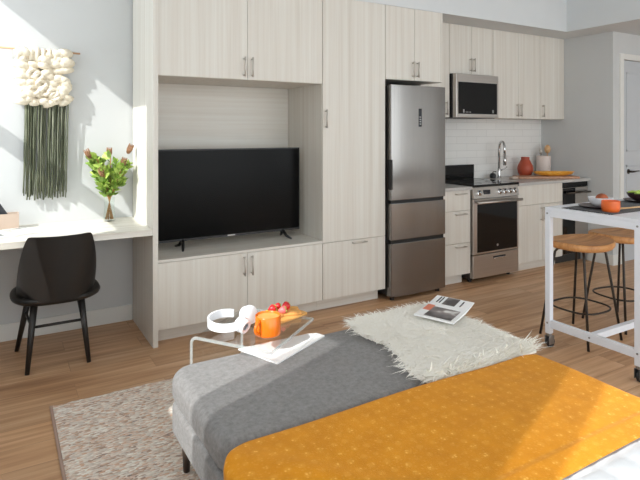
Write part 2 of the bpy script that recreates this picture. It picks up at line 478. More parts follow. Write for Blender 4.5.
# soffit: over the cabinets and the dropped ceiling on the right
s = B(); s.box(.90, 5.18, FY, WY, SOF, CEIL); s.box(5.18, XR, YR, WY, SOF, CEIL)
struct(s, 'ceiling_soffit', 'ceil')
struct(B().box(XL, .855, WY - .014, WY, 0, .115, .003), 'baseboard_back', 'trim')
bb = B(); bb.box(5.556, 5.57, 3.33 - .014, 3.61, 0, .11, .002); bb.box(5.57, 5.684, 3.316, 3.33, 0, .11, .002)
struct(bb, 'baseboard_right', 'trim')
struct(B().box(3.405, 5.57, WY - .012, WY, .905, 1.555), 'wall_backsplash', 'tile')

# left wall with three windows
OPEN = [(-1.6, .27), (1.24, 2.16), (3.09, 4.12)]
SILL, HEAD = 1.12, 2.955
HEADS = [2.955, 2.20, 2.955]; SILLS = [1.12, 1.16, 1.12]
w = B(); XO = -.80
w.box(XO, XL, YR, WY, 0, SILL); w.box(XO, XL, YR, WY, HEAD, CEIL)
edges = [YR] + [v for p in OPEN for v in p] + [WY]
for i in range(0, len(edges), 2): w.box(XO, XL, edges[i], edges[i + 1], SILL, HEAD)
w.box(XO, XL, OPEN[1][0], OPEN[1][1], 2.20, HEAD); w.box(XO, XL, OPEN[1][0], OPEN[1][1], SILL, SILLS[1])
struct(w, 'wall_left', 'wall')
for i, (a, c) in enumerate(OPEN):
    f = B(); t = .02; SILL, HEAD = SILLS[i], HEADS[i]
    f.box(XO + .0, XO + .05, a, a + t * .01, SILL, HEAD)
    f.box(XO, XO + .05, a, c, SILL, SILL + t); f.box(XO, XO + .05, a, c, HEAD - .004, HEAD)
    if i == 2: f.box(XO, XO + .05, a, c, 1.97, 2.075)
    fo = struct(f, 'window_%d' % (i + 1), 'trim')
    B().box(XO + .02, XO + .024, a, c, SILL, HEAD).build('pane', 'pane', fo)
    B().box(XL - .005, XL + .03, a - .02, c + .02, SILL - .02, SILL + .005, .003).build('sill', 'trim', fo)
    if i == 0: B().box(XO + .001, XO + .003, .08, .27, SILL, HEAD).build('added_sheer_strip', 'sheer', fo)  # unseen strip added to make the half-lit sun band on the blanket
    if i == 1: B().box(XO + .001, XO + .003, 1.24, 1.38, SILL, HEAD).build('added_sheer_strip', 'sheer', fo)  # added out of view, dims the edge of the sun on the bench
# rear wall, mostly glazed
w = B(); w.box(XL, XR, YR - .12, YR, 0, .25); w.box(XL, XR, YR - .12, YR, 2.95, CEIL)
for a, c in ((XL, -.4), (2.15, 2.35), (4.6, 4.8), (6.9, XR)): w.box(a, c, YR - .12, YR, .25, 2.95)
struct(w, 'wall_rear', 'wall')
for i, (a, c) in enumerate(((-.4, 2.15), (2.35, 4.6), (4.8, 6.9))):
    f = B(); t = .05
    f.box(a, a + t, YR - .09, YR - .03, .25, 2.95); f.box(c - t, c, YR - .09, YR - .03, .25, 2.95)
    f.box(a, c, YR - .09, YR - .03, .25, .25 + t); f.box(a, c, YR - .09, YR - .03, 2.95 - t, 2.95)
    fo = struct(f, 'window_%d' % (i + 4), 'trim')
    B().box(a + t, c - t, YR - .062, YR - .058, .25 + t, 2.95 - t).build('pane', 'pane', fo)

# hall door
d = B(); d.box(5.745 + .004, 6.625 - .004, 3.352, 3.392, .008, 2.186)
do = struct(d, 'door_1', 'door')
p = B()
for a, c, z0, z1 in ((5.85, 6.52, 1.20, 2.06), (5.85, 6.52, .22, 1.05)):
    p.box(a, c, 3.346, 3.352, z0, z0 + .02, .002); p.box(a, c, 3.346, 3.352, z1 - .02, z1, .002)
    p.box(a, a + .02, 3.346, 3.352, z0, z1, .002); p.box(c - .02, c, 3.346, 3.352, z0, z1, .002)
p.build('panel_molding', 'door', do)
h = B(); h.lathe([(0, 0), (.027, 0), (.027, .01), (.012, .012), (.011, .05), (0, .05)], (5.885, 3.352, .98), 20, Matrix.Rotation(PI / 2, 4, 'X'))
h.tube([(5.885, 3.305, .98), (5.93, 3.303, .98), (6.02, 3.305, .985)], [.011, .009, .007], 10)
h.build('handle', 'lead', do, True)
c = B(); c.box(5.685, 5.745, 3.312, 3.33, 0, 2.25, .003); c.box(6.625, 6.685, 3.312, 3.33, 0, 2.25, .003); c.box(5.745, 6.625, 3.312, 3.33, 2.19, 2.25, .003)
struct(c, 'trim_1', 'trim')

# ------------------------------------------------------------------ built-in cabinets
B_ = .0015   # reveal
ep = B(); ep.box(.857, .891, 3.58, WY - .016, 0, CEIL - .002, .0015, 1)
one(ep, 'cabinet_end_panel', 'lam', 'tall pale wood end panel between the desk and the television', 'panel', smooth=False)

def cab_box(root, x0, x1, y0, y1, z0, z1, name='carcass', plinth=None, px1=None):
    B().box(x0, x1, y0, y1, z0, z1).build(name, 'lam', root)
    if plinth: B().box(x0, px1 or x1, FY + .09, y1, 0, z0 - .0005).build('plinth', 'lamh', root)
def front(root, name, x0, x1, z0, z1, fy=FY, mat='lam', th=.018):
    return B().box(x0 + B_, x1 - B_, fy, fy + th, z0 + B_, z1 - B_, .001, 1).build(name, mat, root)
BK = WY - .016

tv = thing('media_cabinet', 'low pale wood cabinet with two doors under the television', 'cabinet', (1.525, 3.9, 0))
cab_box(tv, .893, 2.156, FY + .0185, BK, .10, .544, plinth=True)
B().box(.893, 2.156, FY - .002, BK, .5455, .564, .001, 1).build('top', 'lamh', tv)
d1 = front(tv, 'door', .893, 1.529, .10, .544); bar_handle(d1, (1.500, FY, .385), (1.500, FY, .525))
d2 = front(tv, 'door', 1.529, 2.156, .10, .544); bar_handle(d2, (1.560, FY, .385), (1.560, FY, .525))
one(B().box(.893, 2.1555, BK - .02, BK, .5655, 1.783), 'niche_back_panel', 'lamh', 'horizontally grained pale wood back panel behind the television', 'panel', smooth=False)
uc = thing('wall_cabinet', 'pale wood upper cabinet with two tall doors above the television niche', 'wall cabinet', (1.525, 3.9, 1.784))
cab_box(uc, .893, 2.156, FY + .0185, BK, 1.784, SOF - .002)
d1 = front(uc, 'door', .893, 1.529, 1.784, SOF); bar_handle(d1, (1.500, FY, 1.805), (1.500, FY, 1.945))
d2 = front(uc, 'door', 1.529, 2.156, 1.784, SOF); bar_handle(d2, (1.560, FY, 1.805), (1.560, FY, 1.945))
pc = thing('pantry_cabinet', 'full-height pale wood cabinet between the television and the fridge', 'cabinet', (2.463, 3.9, 0))
cab_box(pc, 2.158, 2.767, FY + .0185, BK, .10, SOF - .002, plinth=True, px1=2.755)
d1 = front(pc, 'door', 2.158, 2.767, .544, SOF); bar_handle(d1, (2.182, FY, 1.44), (2.182, FY, 1.585))
d2 = front(pc, 'drawer', 2.158, 2.767, .10, .544); bar_handle(d2, (2.425, FY, .522), (2.565, FY, .522))
fc = thing('wall_cabinet', 'pale wood cabinet with two short doors above the fridge', 'wall cabinet', (3.08, 3.9, 1.853))
cab_box(fc, 2.768, 3.388, FY + .0185, BK, 1.853, SOF - .002)
d1 = front(fc, 'door', 2.768, 3.083, 1.853, SOF); bar_handle(d1, (3.058, FY, 1.88), (3.058, FY, 2.015))
d2 = front(fc, 'door', 3.083, 3.388, 1.853, SOF); bar_handle(d2, (3.110, FY, 1.88), (3.110, FY, 2.015))
B().box(3.3885, 3.408, FY, BK, 1.853, SOF - .002).build('side_panel', 'lam', fc)

# kitchen wall cabinets
KY = 3.90
def kwall(x0, x1, z0, doors, label, handles, ly):
    r = thing('kitchen_wall_cabinet', label, 'wall cabinet', ((x0 + x1) / 2, 4.06, z0), 'wall cabinets over the kitchen counter')
    B().box(x0, x1, KY + .0185, BK, z0, SOF - .002).build('carcass', 'lam', r)
    n = len(doors) - 1
    for i in range(n):
        dd = front(r, 'door', doors[i], doors[i + 1], z0, SOF, KY)
        hx = handles[i]; bar_handle(dd, (hx, KY, ly), (hx, KY, ly + .135))
kwall(3.410, 3.785, 1.553, (3.410, 3.785), 'narrow pale wood wall cabinet between the fridge and the microwave', (3.735,), 1.575)
kwall(3.787, 4.395, 1.984, (3.787, 4.085, 4.395), 'short pale wood wall cabinet with two doors right above the microwave', (4.06, 4.11), 2.015)
kwall(4.397, 5.140, 1.553, (4.397, 4.785, 5.140), 'wide pale wood wall cabinet with two doors right of the microwave', (4.755, 4.812), 1.575)
kwall(5.142, 5.568, 1.553, (5.142, 5.568), 'pale wood wall cabinet with one door in the corner by the grey wall', (5.182,), 1.575)

# base cabinets
CB = WY - .016
db = thing('drawer_cabinet', 'narrow pale wood cabinet of three drawers between the fridge and the stove', 'cabinet', (3.585, 3.9, 0))
cab_box(db, 3.41, 3.757, FY + .0185, CB, .10, .874, plinth=True, px1=3.735)
for z0, z1 in ((.687, .874), (.389, .687), (.10, .389)):
    q = front(db, 'drawer', 3.41, 3.757, z0, z1); bar_handle(q, (3.555, FY, z1 - .03), (3.690, FY, z1 - .03), r=.0055)
one(B().box(3.41, 3.758, FY - .022, CB, .8755, .905, .002), 'countertop', 'quartz', 'short grey stone countertop over the drawers beside the fridge', 'countertop', smooth=False)
sb = thing('sink_cabinet', 'pale wood base cabinet with a false front and two doors right of the stove', 'cabinet', (4.76, 3.9, 0))
cab_box(sb, 4.40, 5.108, FY + .0185, CB, .10, .874, plinth=True)
front(sb, 'drawer_front', 4.40, 5.108, .674, .874)
d1 = front(sb, 'door', 4.40, 4.785, .10, .674); bar_handle(d1, (4.757, FY, .505), (4.757, FY, .645))
d2 = front(sb, 'door', 4.785, 5.108, .10, .674); bar_handle(d2, (4.815, FY, .505), (4.815, FY, .645))
one(B().box(4.402, 5.566, FY - .022, CB, .8755, .905, .002), 'countertop', 'quartz', 'long grey stone countertop with the tap, right of the stove', 'countertop', smooth=False)
dw = thing('dishwasher', 'stainless dishwasher with dark top strip at the end of the counter', 'dishwasher', (5.335, 3.9, 0))
B().box(5.112, 5.555, FY + .03, CB, .10, .874).build('body', 'darkgap', dw)
B().box(5.114, 5.553, FY, FY + .03, .11, .815, .004).build('door', 'steelh', dw)
B().box(5.114, 5.553, FY + .004, FY + .03, .82, .874, .003).build('control_panel', 'blackglass', dw)
B().box(5.116, 5.325, FY - .0025, FY + .002, .113, .812, .001).build('dark_reflection_panel', 'blackglass', dw)  # dark reflection in the steel door, built as a black strip
bar_handle(dw, (5.14, FY, .765), (5.527, FY, .765), (0, -.045, 0), 'lead', .010, inset=.03)
B().box(5.114, 5.553, FY + .09, FY + .2, 0, .0995).build('plinth', 'darkgap', dw)

# ------------------------------------------------------------------ fridge
fr = thing('refrigerator', 'tall stainless fridge with two freezer drawers below', 'refrigerator', (3.09, 3.85, 0))
fx0, fx1, fy = 2.787, 3.393, 3.54
B().box(fx0 + .006, fx1 - .006, fy + .068, 4.18, .035, 1.80, .004).build('body', 'darkgap', fr)
def fdoor(name, z0, z1):
    prof = []
    for k in range(13):
        t = k / 12; x = fx0 + (fx1 - fx0) * t; prof.append((x, fy + .004 * (abs(2 * t - 1) ** 4) * 2))
    poly = prof + [(fx1, fy + .065), (fx0, fy + .065)]
    return B().prism(poly, z0, z1, None, .003).build(name, 'steel', fr, True, 25)
dr = fdoor('door', .842, 1.805); fdoor('drawer', .510, .812); fdoor('drawer', .035, .478)
B().box(fx0 + .01, fx1 - .01, fy + .022, fy + .067, .8125, .8415).build('gap_recess', 'black', fr)
B().box(fx0 + .01, fx1 - .01, fy + .022, fy + .067, .4785, .5095).build('gap_recess', 'black', fr)
B().box(fx0 - .0015, fx0 + .010, fy - .001, fy + .05, .93, 1.18, .001).build('grip', 'black', dr)
B().box(3.078, 3.112, fy - .002, fy + .004, 1.455, 1.61, .001).build('control_display', 'phone', dr)
q = B()
for k in range(4): q.box(3.087, 3.103, fy - .003, fy - .0015, 1.475 + k * .02, 1.481 + k * .02)
q.build('display_marks', 'emblem', dr)
for x in (fx0 + .05, fx1 - .05):
    for y in (fy + .06, 4.1): B().lathe([(0, 0), (.02, 0), (.02, .034), (0, .034)], (x, y, 0), 14).build('foot', 'black', fr, True)

# ------------------------------------------------------------------ stove
st = thing('stove', 'stainless electric stove with black glass oven door and cooktop', 'stove', (4.08, 3.88, 0))
sx0, sx1, sy = 3.762, 4.394, 3.575
B().box(sx0 + .004, sx1 - .004, sy + .045, CB - .002, .03, .895, .002).build('body', 'darkgap', st)
ct = B().box(sx0, sx1, sy - .004, CB - .002, .8955, .917, .003).build('cooktop', 'blackglass', st)
for x, y, r in ((3.93, 3.76, .10), (4.24, 3.76, .075), (3.93, 4.02, .075), (4.24, 4.02, .10)):
    rings = B().tube([(x + r * math.cos(2 * PI * k / 40), y + r * math.sin(2 * PI * k / 40), .9172) for k in range(40)], .0012, 6, closed=True)
    rings.build('burner_ring', 'darkgap', ct)
B().box(sx0 + .004, sx1 - .004, CB - .05, CB - .004, .9175, 1.062, .004).build('backguard', 'blackglass', st)
# sloped control panel
cp = B().prism([(sy - .012, .79), (sy + .044, .79), (sy + .044, .893), (sy + .012, .893)], sx0 + .006, sx1 - .006,
               Matrix(((0, 0, 1, 0), (1, 0, 0, 0), (0, 1, 0, 0), (0, 0, 0, 1))), .002).build('control_panel', 'steelh', st)
rotk = Matrix.Rotation(PI / 2 - .22, 4, 'X')
for x in (3.845, 4.125, 4.195, 4.265, 4.335):
    kb = B().lathe([(0, -.004), (.029, -.004), (.028, .006), (.022, .008), (.017, .026), (.015, .029), (0, .029)], (x, sy - .001, .842), 20, rotk)
    kb.build('knob', 'chrome', cp, True)
B().box(3.90, 3.99, sy - .004, sy + .004, .822, .866, .001, 2, None).build('display', 'phone', cp)
od = B().box(sx0 + .006, sx1 - .006, sy - .002, sy + .044, .268, .784, .004).build('oven_door', 'steelh', st)
B().box(sx0 + .055, sx1 - .03, sy - .005, sy + .002, .285, .735, .002).build('oven_window', 'blackglass', od)
em = B().lathe([(0, 0), (.011, 0), (.011, .002), (0, .002)], (4.085, sy - .005, .335), 20, Matrix.Rotation(PI / 2, 4, 'X'))
em.build('emblem', 'emblem', od, True)
bar_handle(od, (sx0 + .02, sy, .755), (sx1 - .01, sy, .755), (0, -.05, 0), 'steelh', .013, inset=.03)
wd = B().box(sx0 + .006, sx1 - .006, sy, sy + .044, .045, .26, .004).build('storage_drawer', 'steelh', st)
B().box(4.03, 4.20, sy - .014, sy + .0, .207, .219, .003).build('handle', 'chrome', wd)
B().box(4.03, 4.20, sy - .003, sy + .0, .219, .231, .001).build('grip_recess', 'black', wd)
for x in (sx0 + .05, sx1 - .05):
    for y in (sy + .09, 4.12): B().lathe([(0, 0), (.018, 0), (.018, .03), (0, .03)], (x, y, 0), 12).build('foot', 'black', st, True)

# ------------------------------------------------------------------ microwave
mw = thing('microwave', 'stainless over-the-range microwave with black glass window', 'microwave', (4.09, 4.02, 1.545))
B().box(3.795, 4.392, 3.875, BK, 1.548, 1.982, .002).build('body', 'black', mw)
md = B().box(3.800, 4.392, 3.826, 3.874, 1.553, 1.980, .004).build('door', 'steelh', mw)
B().box(3.828, 4.368, 3.823, 3.828, 1.588, 1.900, .001).build('window', 'blackglass', md)
for x in (3.89, 4.30):
    B().box(x, x + .016, 3.8215, 3.8232, 1.60, 1.632).build('touch_button', 'emblem', md)
for k in range(4): B().box(3.925 + k * .02, 3.935 + k * .02, 3.8215, 3.8232, 1.602, 1.610).build('touch_button', 'emblem', md)

# ------------------------------------------------------------------ tap + counter things
CT = .905
fa = thing('kitchen_faucet', 'tall chrome gooseneck tap standing behind the stove on the counter', 'faucet', (4.715, 4.10, CT))
fxx, fyy = 4.715, 4.10
B().lathe([(0, 0), (.027, 0), (.027, .008), (.019, .012), (.019, .10), (.014, .11), (0, .11)], (fxx, fyy, CT), 20).build('base', 'chrome', fa, True)
pts = [(fxx, fyy, CT + .10), (fxx, fyy, 1.22)]
ddx, ddy = -.30, -.954
for k in range(1, 13):
    a = PI * k / 12; o = .055 * (1 - math.cos(a)); pts.append((fxx + ddx * o, fyy + ddy * o, 1.22 + .085 * math.sin(a)))
pts.append((fxx + ddx * .11, fyy + ddy * .11, 1.16))
B().tube(pts, .0135, 12).build('neck', 'chrome', fa, True)
B().tube([(fxx + ddx * .11, fyy + ddy * .11, 1.165), (fxx + ddx * .11, fyy + ddy * .11, 1.10), (fxx + ddx * .11, fyy + ddy * .11, 1.05)], [.016, .019, .016], 14).build('spray_head', 'chrome', fa, True)
B().tube([(fxx + .015, fyy - .01, CT + .085), (fxx + .05, fyy - .03, CT + .10), (fxx + .075, fyy - .045, CT + .125)], [.009, .007, .006], 10).build('lever', 'chrome', fa, True)
sd = B(); sd.lathe([(0, 0), (.032, 0), (.034, .03), (.026, .05), (.012, .056), (0, .056)], (4.63, 4.11, CT), 20)
sd.tube([(4.63, 4.11, CT + .05), (4.63, 4.11, CT + .07), (4.66, 4.09, CT + .072)], .006, 8)
one(sd, 'soap_dispenser', 'black', 'small squat black soap pot left of the tap', 'soap dispenser')
vs = B().lathe([(0, 0), (.05, 0), (.055, .004), (.078, .05), (.087, .09), (.080, .13), (.056, .175), (.044, .20), (.047, .222), (.043, .224), (.038, .20), (.05, .17), (.07, .12), (.0, .02)], (5.085, 4.05, CT), 40)
one(vs, 'terracotta_vase', 'terracotta', 'round-bellied terracotta vase on the kitchen counter', 'vase')
ck = B().lathe([(0, 0), (.076, 0), (.079, .004), (.079, .225), (.073, .228), (.073, .02), (0, .015)], (5.455, 4.09, CT), 36)
one(ck, 'utensil_crock', 'crock', 'pale blush crock of cooking utensils on the counter corner', 'crock')
def spoon(x, y, z0, lean, L, head, mat, label, cat, name):
    b = B(); l = Vector(lean); top = Vector((x, y, z0)) + l * L
    b.tube([(x, y, z0), tuple(Vector((x, y, z0)) + l * L * .5), tuple(top)], [.006, .005, .006], 8)
    ax = l.normalized(); rot = ax.to_track_quat('Z', 'Y').to_matrix().to_4x4()
    b.ball(tuple(top + ax * head[1] * .7), 1, 2, (head[0], head[0] * .7, head[1]), rot)
    one(b, name, mat, label, cat)
spoon(5.475, 4.06, CT + .02, (.02, -.01, 1), .25, (.046, .052), 'spoonwood', 'wooden spoon with round head in the blush crock', 'spoon', 'wooden_spoon')
spoon(5.43, 4.09, CT + .02, (-.12, 0, 1), .235, (.022, .034), 'nickel', 'steel serving spoon leaning left in the blush crock', 'spoon', 'serving_spoon')
spoon(5.46, 4.12, CT + .02, (-.04, .02, 1), .22, (.014, .035), 'lead', 'dark slim spatula between the spoons in the blush crock', 'spatula', 'spatula')
a = math.radians(-28)
bd = B(); slab(bd, -.34, .34, -.10, .10, 0, .024, .03, .006)
bmesh.ops.transform(bd.bm, matrix=T(5.13, 3.82, CT + .0005, a), verts=bd.bm.verts[:])
one(bd, 'cutting_board', 'boardpink', 'long brown cutting board lying across the counter', 'cutting board')
ds = B().lathe([(0, 0), (.5, 0), (.85, .016), (1.0, .046), (.97, .046), (.82, .024), (.5, .01), (0, .01)], (5.24, 3.80, CT + .0252), 40, Matrix.Rotation(a, 4, 'Z') @ Matrix.Diagonal((.235, .075, 1, 1)))
one(ds, 'oval_dish', 'dish', 'long oval honey-coloured dish on the brown cutting board', 'dish')
pk = B(); slab(pk, 4.66, 4.75, 3.86, 3.93, CT + .0005, CT + .03, .02, .012)
one(pk, 'dish_sponge', 'box', 'small pale sponge lying on the counter behind the stove', 'sponge')

# ------------------------------------------------------------------ television
tvr = thing('television', 'large flat black television on two feet in the wood niche', 'television', (1.52, 3.87, .5645))
tx0, tx1, ty, tz0, tz1 = .935, 2.092, 3.855, .622, 1.285
B().box(tx0, tx1, ty, ty + .03, tz0, tz1, .003).build('housing', 'black', tvr)
B().box(tx0 + .009, tx1 - .009, ty - .0012, ty + .004, tz0 + .018, tz1 - .009).build('screen', 'screen', tvr)
B().box(tx0 + .25, tx1 - .25, ty + .03, ty + .07, tz0 + .03, tz0 + .4, .01).build('back_housing', 'black', tvr)
B().box(1.475, 1.535, ty - .0025, ty + .001, tz0 + .004, tz0 + .014).build('emblem', 'emblem', tvr)
for x, sg in ((1.14, -1), (1.94, 1)):
    b = B()
    b.tube([(x, ty + .015, tz0 + .012), (x + sg * .015, ty - .035, tz0 - .035), (x + sg * .03, ty - .085, .5725)], [.013, .011, .008], 8)
    b.tube([(x, ty + .015, tz0 + .012), (x + sg * .015, ty + .055, tz0 - .035), (x + sg * .03, ty + .10, .5725)], [.013, .011, .008], 8)
    b.build('foot', 'black', tvr, True)

# ------------------------------------------------------------------ desk and what stands on it
DT = .775
dk = B().box(XL + .002, .856, 3.582, WY - .002, DT - .04, DT, .002)
one(dk, 'desk', 'desktop', 'long whitewashed wood desktop fixed along the wall', 'desk', smooth=False)
# flower vase
vx, vy = .672, 4.085
vb = B().lathe([(0, 0), (.036, 0), (.040, .003), (.042, .02), (.034, .10), (.036, .16), (.040, .17), (.038, .17), (.033, .155), (.031, .10), (.038, .02), (0, .008)], (vx, vy, DT), 32)
one(vb, 'glass_vase', 'glass', 'clear glass vase of flowers on the desk', 'vase')
bq = thing('flower_bouquet', 'leafy green bouquet with brown protea heads in a clear vase', 'bouquet', (vx, vy, DT + .012))
rnd = random.Random(3)
sm = B(); heads = []
for k in range(15):
    a = 2 * PI * k / 15 + rnd.uniform(-.2, .2); rb = .026; rt = rnd.uniform(.03, .135) if k % 2 else rnd.uniform(.09, .14); zt = rnd.uniform(.34, .46)
    p0 = (vx - rb * math.cos(a), vy - rb * math.sin(a), DT + .014); pm = (vx + .006 * math.cos(a), vy + .006 * math.sin(a), DT + .16)
    pt = (vx + rt * math.cos(a), vy + rt * .6 * math.sin(a), DT + zt)
    sm.tube([p0, pm, pt], .0035, 6); heads.append((Vector(pm), Vector(pt)))
sm.build('stems', 'stem', bq, True)
def leaves(b, count, lo, hi):
    for _ in range(count):
        pm, pt = rnd.choice(heads); t = rnd.uniform(lo, hi); p = pm.lerp(pt, t)
        d = (Vector((p.x - vx, (p.y - vy), .0)) * 4 + Vector((rnd.uniform(-1, 1), rnd.uniform(-1, 1), rnd.uniform(.1, 1.1)))).normalized()
        L = rnd.uniform(.04, .075); wv = d.cross(Vector((rnd.uniform(-1, 1), rnd.uniform(-1, 1), rnd.uniform(-1, 1)))).normalized() * L * .26; up = wv.cross(d) * .35
        q = [p, p + d * L * .35 + wv - up, p + d * L * .7 + wv * .8 - up, p + d * L, p + d * L * .7 - wv * .8 - up, p + d * L * .35 - wv - up, p + d * L * .5]
        q = [Vector((v.x, min(v.y, WY - .012), v.z)) for v in q]
        vsx = [b.bm.verts.new(v) for v in q]
        for i, j in ((0, 1), (1, 2), (2, 3), (3, 4), (4, 5), (5, 0)): b.bm.faces.new((vsx[i], vsx[j], vsx[6]))
b = B(); leaves(b, 260, .05, 1.0); b.build('leaves', 'leaf', bq, True)
b = B(); leaves(b, 230, .2, 1.1); b.build('pale_leaves', 'leaf2', bq, True)
for hx, hy, hz, tl in ((-.145, -.02, .485, -.5), (.14, -.02, .515, .40), (-.065, -.06, .36, -.2), (.0, .01, .49, .05), (.09, -.04, .42, .3)):
    b = B(); rot = Matrix.Rotation(tl, 4, 'Y'); c = Vector((vx + hx * .95, vy + hy, DT + hz - .01))
    b.lathe([(0, -.03), (.007, -.03), (.011, -.01), (.012, .012), (.007, .032), (0, .038)], tuple(c), 12, rot)
    for k in range(9):
        a = 2 * PI * k / 9; o = Matrix.Translation(c) @ rot
        b.tube([o @ Vector((.009 * math.cos(a), .009 * math.sin(a), -.025)), o @ Vector((.016 * math.cos(a), .016 * math.sin(a), .005)), o @ Vector((.018 * math.cos(a), .018 * math.sin(a), .046))], [.003, .0055, .001], 6)
    b.build('blossom', 'protea', bq, True)

bx = thing('desk_organizer', 'blush box holding phones at the left end of the desk', 'organizer', (.03, 4.1, DT))
b = B(); b.box(-.10, .108, 4.06, 4.155, DT + .0005, DT + .012, .001); b.box(-.10, .108, 4.06, 4.068, DT + .012, DT + .10, .001); b.box(-.10, .108, 4.147, 4.155, DT + .012, DT + .10, .001)
b.box(-.10, -.092, 4.068, 4.147, DT + .012, DT + .10, .001); b.box(.10, .108, 4.068, 4.147, DT + .012, DT + .10, .001)
b.build('box', 'box', bx)
def phone(px, py, lean, label):
    b = B(); b.box(-.038, .038, -.004, .004, 0, .15, .003, 2, T(px, py, DT + .022, 0, 0, lean)); one(b, 'phone', 'phone', label, 'phone', smooth=False)
phone(.045, 4.105, -.55, 'dark phone leaning in the blush box on the desk')
mg = thing('magazine', 'open pale magazine lying on the left end of the desk', 'magazine', (.02, 3.86, DT))
def magazine(root, mtx, w, h, pagemat='photo2', open_=True):
    b = B(); n = 10; top = []
    for i in range(n + 1):
        t = i / n * 2 - 1; z = .004 + .012 * (1 - abs(t)) ** .5 * (0 if abs(t) < .05 else 1) * (abs(t) ** .3) if open_ else .008
        top.append((t * w, z))
    poly = [(x, z) for x, z in top] + [(w, 0), (-w, 0)]
    R = Matrix(((1, 0, 0, 0), (0, 0, 1, 0), (0, 1, 0, 0), (0, 0, 0, 1)))
    b.prism(poly, -h / 2, h / 2, mtx @ R); b.build('pages', 'paper', root)
    for t0, t1, y0, y1, mt in ((-.85, -.15, -.42, .2, pagemat), (.12, .9, -.1, .42, pagemat)):
        q = B(); zf = .0188 if open_ else .0086
        ns = 6
        for k in range(ns):
            ta, tb = t0 + (t1 - t0) * k / ns, t0 + (t1 - t0) * (k + 1) / ns
            fz = lambda t: (.004 + .012 * (1 - abs(t)) ** .5 * abs(t) ** .3 if open_ else .008) + .0008
            vs_ = [q.bm.verts.new(mtx @ Vector((x * w, y * h, fz(x)))) for x, y in ((ta, y0), (tb, y0), (tb, y1), (ta, y1))]
            q.bm.faces.new(vs_)
        q.build('page_picture', mt, root)
magazine(mg, T(.02, 3.87, DT + .0008, .35), .19, .25)

# ------------------------------------------------------------------ woven wall hanging
wh = thing('wall_hanging', 'cream chunky wool wall hanging with long green yarn fringe', 'wall hanging', (.26, 4.15, .95))
B().tube([(-.005, 4.185, 1.975), (.492, 4.185, 1.968)], .0065, 10).build('dowel', 'dowel', wh, True)
rnd = random.Random(11)
b = B()
rows = 9
for r in range(rows):
    z = 1.95 - r * .041
    n = 7
    for k in range(n):
        x = .108 + .305 * (k + (.5 if r % 2 else 0)) / (n - .5) + rnd.uniform(-.012, .012)
        zz = z + rnd.uniform(-.014, .014); rad = rnd.uniform(.023, .032); dep = rnd.uniform(.018, .045)
        ang = rnd.uniform(-.45, .45); L = rnd.uniform(.026, .042); x = min(max(x, .128), .396)
        c, s_ = math.cos(ang), math.sin(ang)
        y = 4.208 - dep
        b.tube([(x - L * c * 1.2, 4.196, zz - L * s_ * 1.2), (x - L * c * .7, y + .01, zz - L * s_ * .7), (x, y - .006, zz), (x + L * c * .7, y + .01, zz + L * s_ * .7), (x + L * c * 1.2, 4.196, zz + L * s_ * 1.2)],
               [rad * .7, rad * .95, rad, rad * .95, rad * .7], 10)
for r in range(7):
    x = rnd.uniform(.14, .38); z = rnd.uniform(1.65, 1.88); R0 = rnd.uniform(.024, .036); y = 4.152
    b.tube([(x + R0 * math.cos(2 * PI * k / 14), y + .01 * math.sin(4 * PI * k / 14), z + R0 * .8 * math.sin(2 * PI * k / 14)) for k in range(14)], .014, 8, closed=True)
for k in range(9):
    x = .105 + .30 * k / 8
    b.tube([(x, 4.20, 1.92), (x, 4.19, 1.984), (x + .004, 4.165, 1.968), (x, 4.165, 1.90)], [.012, .013, .013, .012], 8)
b.build('wool_loops', 'wool', wh, True, 80)
b = B()
for k in range(44):
    x = .147 + .268 * k / 43 + rnd.uniform(-.004, .004); zb = .955 + rnd.uniform(-.02, .045)
    pts = []; y0 = 4.19 + rnd.uniform(-.018, .016)
    for i in range(7):
        t = i / 6; pts.append((x + (-.012 + rnd.uniform(-.004, .004)) * t, y0 + .004 * math.sin(5 * t + k), 1.63 + (zb - 1.63) * t))
    b.tube(pts, rnd.uniform(.0035, .0056), 6)
b.build('fringe', 'yarn', wh, True)
one(B().tube([(.10, WY - .001, 1.969), (.10, 4.1925, 1.966)], .004, 8), 'wall_hook', 'nickel', 'small hook holding the left end of the wooden dowel', 'hook')
one(B().tube([(.42, WY - .001, 1.966), (.42, 4.1925, 1.963)], .004, 8), 'wall_hook', 'nickel', 'small hook holding the right end of the wooden dowel', 'hook')

# ------------------------------------------------------------------ desk chair
ch = thing('desk_chair', 'black shell chair with round black legs tucked at the desk', 'chair', (.30, 3.76, 0))
cx, cyy = .305, 3.79
# seat pan
L = []
def dshape(sx, sy, off, z, n=40):
    pts = []
    for k in range(n):
        a = 2 * PI * k / n; c_, s_ = math.cos(a), math.sin(a); e = .75
        pts.append((cx + sx * math.copysign(abs(c_) ** e, c_), cyy + off + sy * math.copysign(abs(s_) ** e, s_), z))
    return pts
prof = [(.19, .18, .380), (.232, .225, .385), (.250, .245, .397), (.256, .250, .412), (.250, .245, .424), (.23, .22, .428), (.12, .11, .420)]
B().layers([dshape(a_, b_, 0, z) for a_, b_, z in prof]).build('seat', 'leather', ch, True, 60)
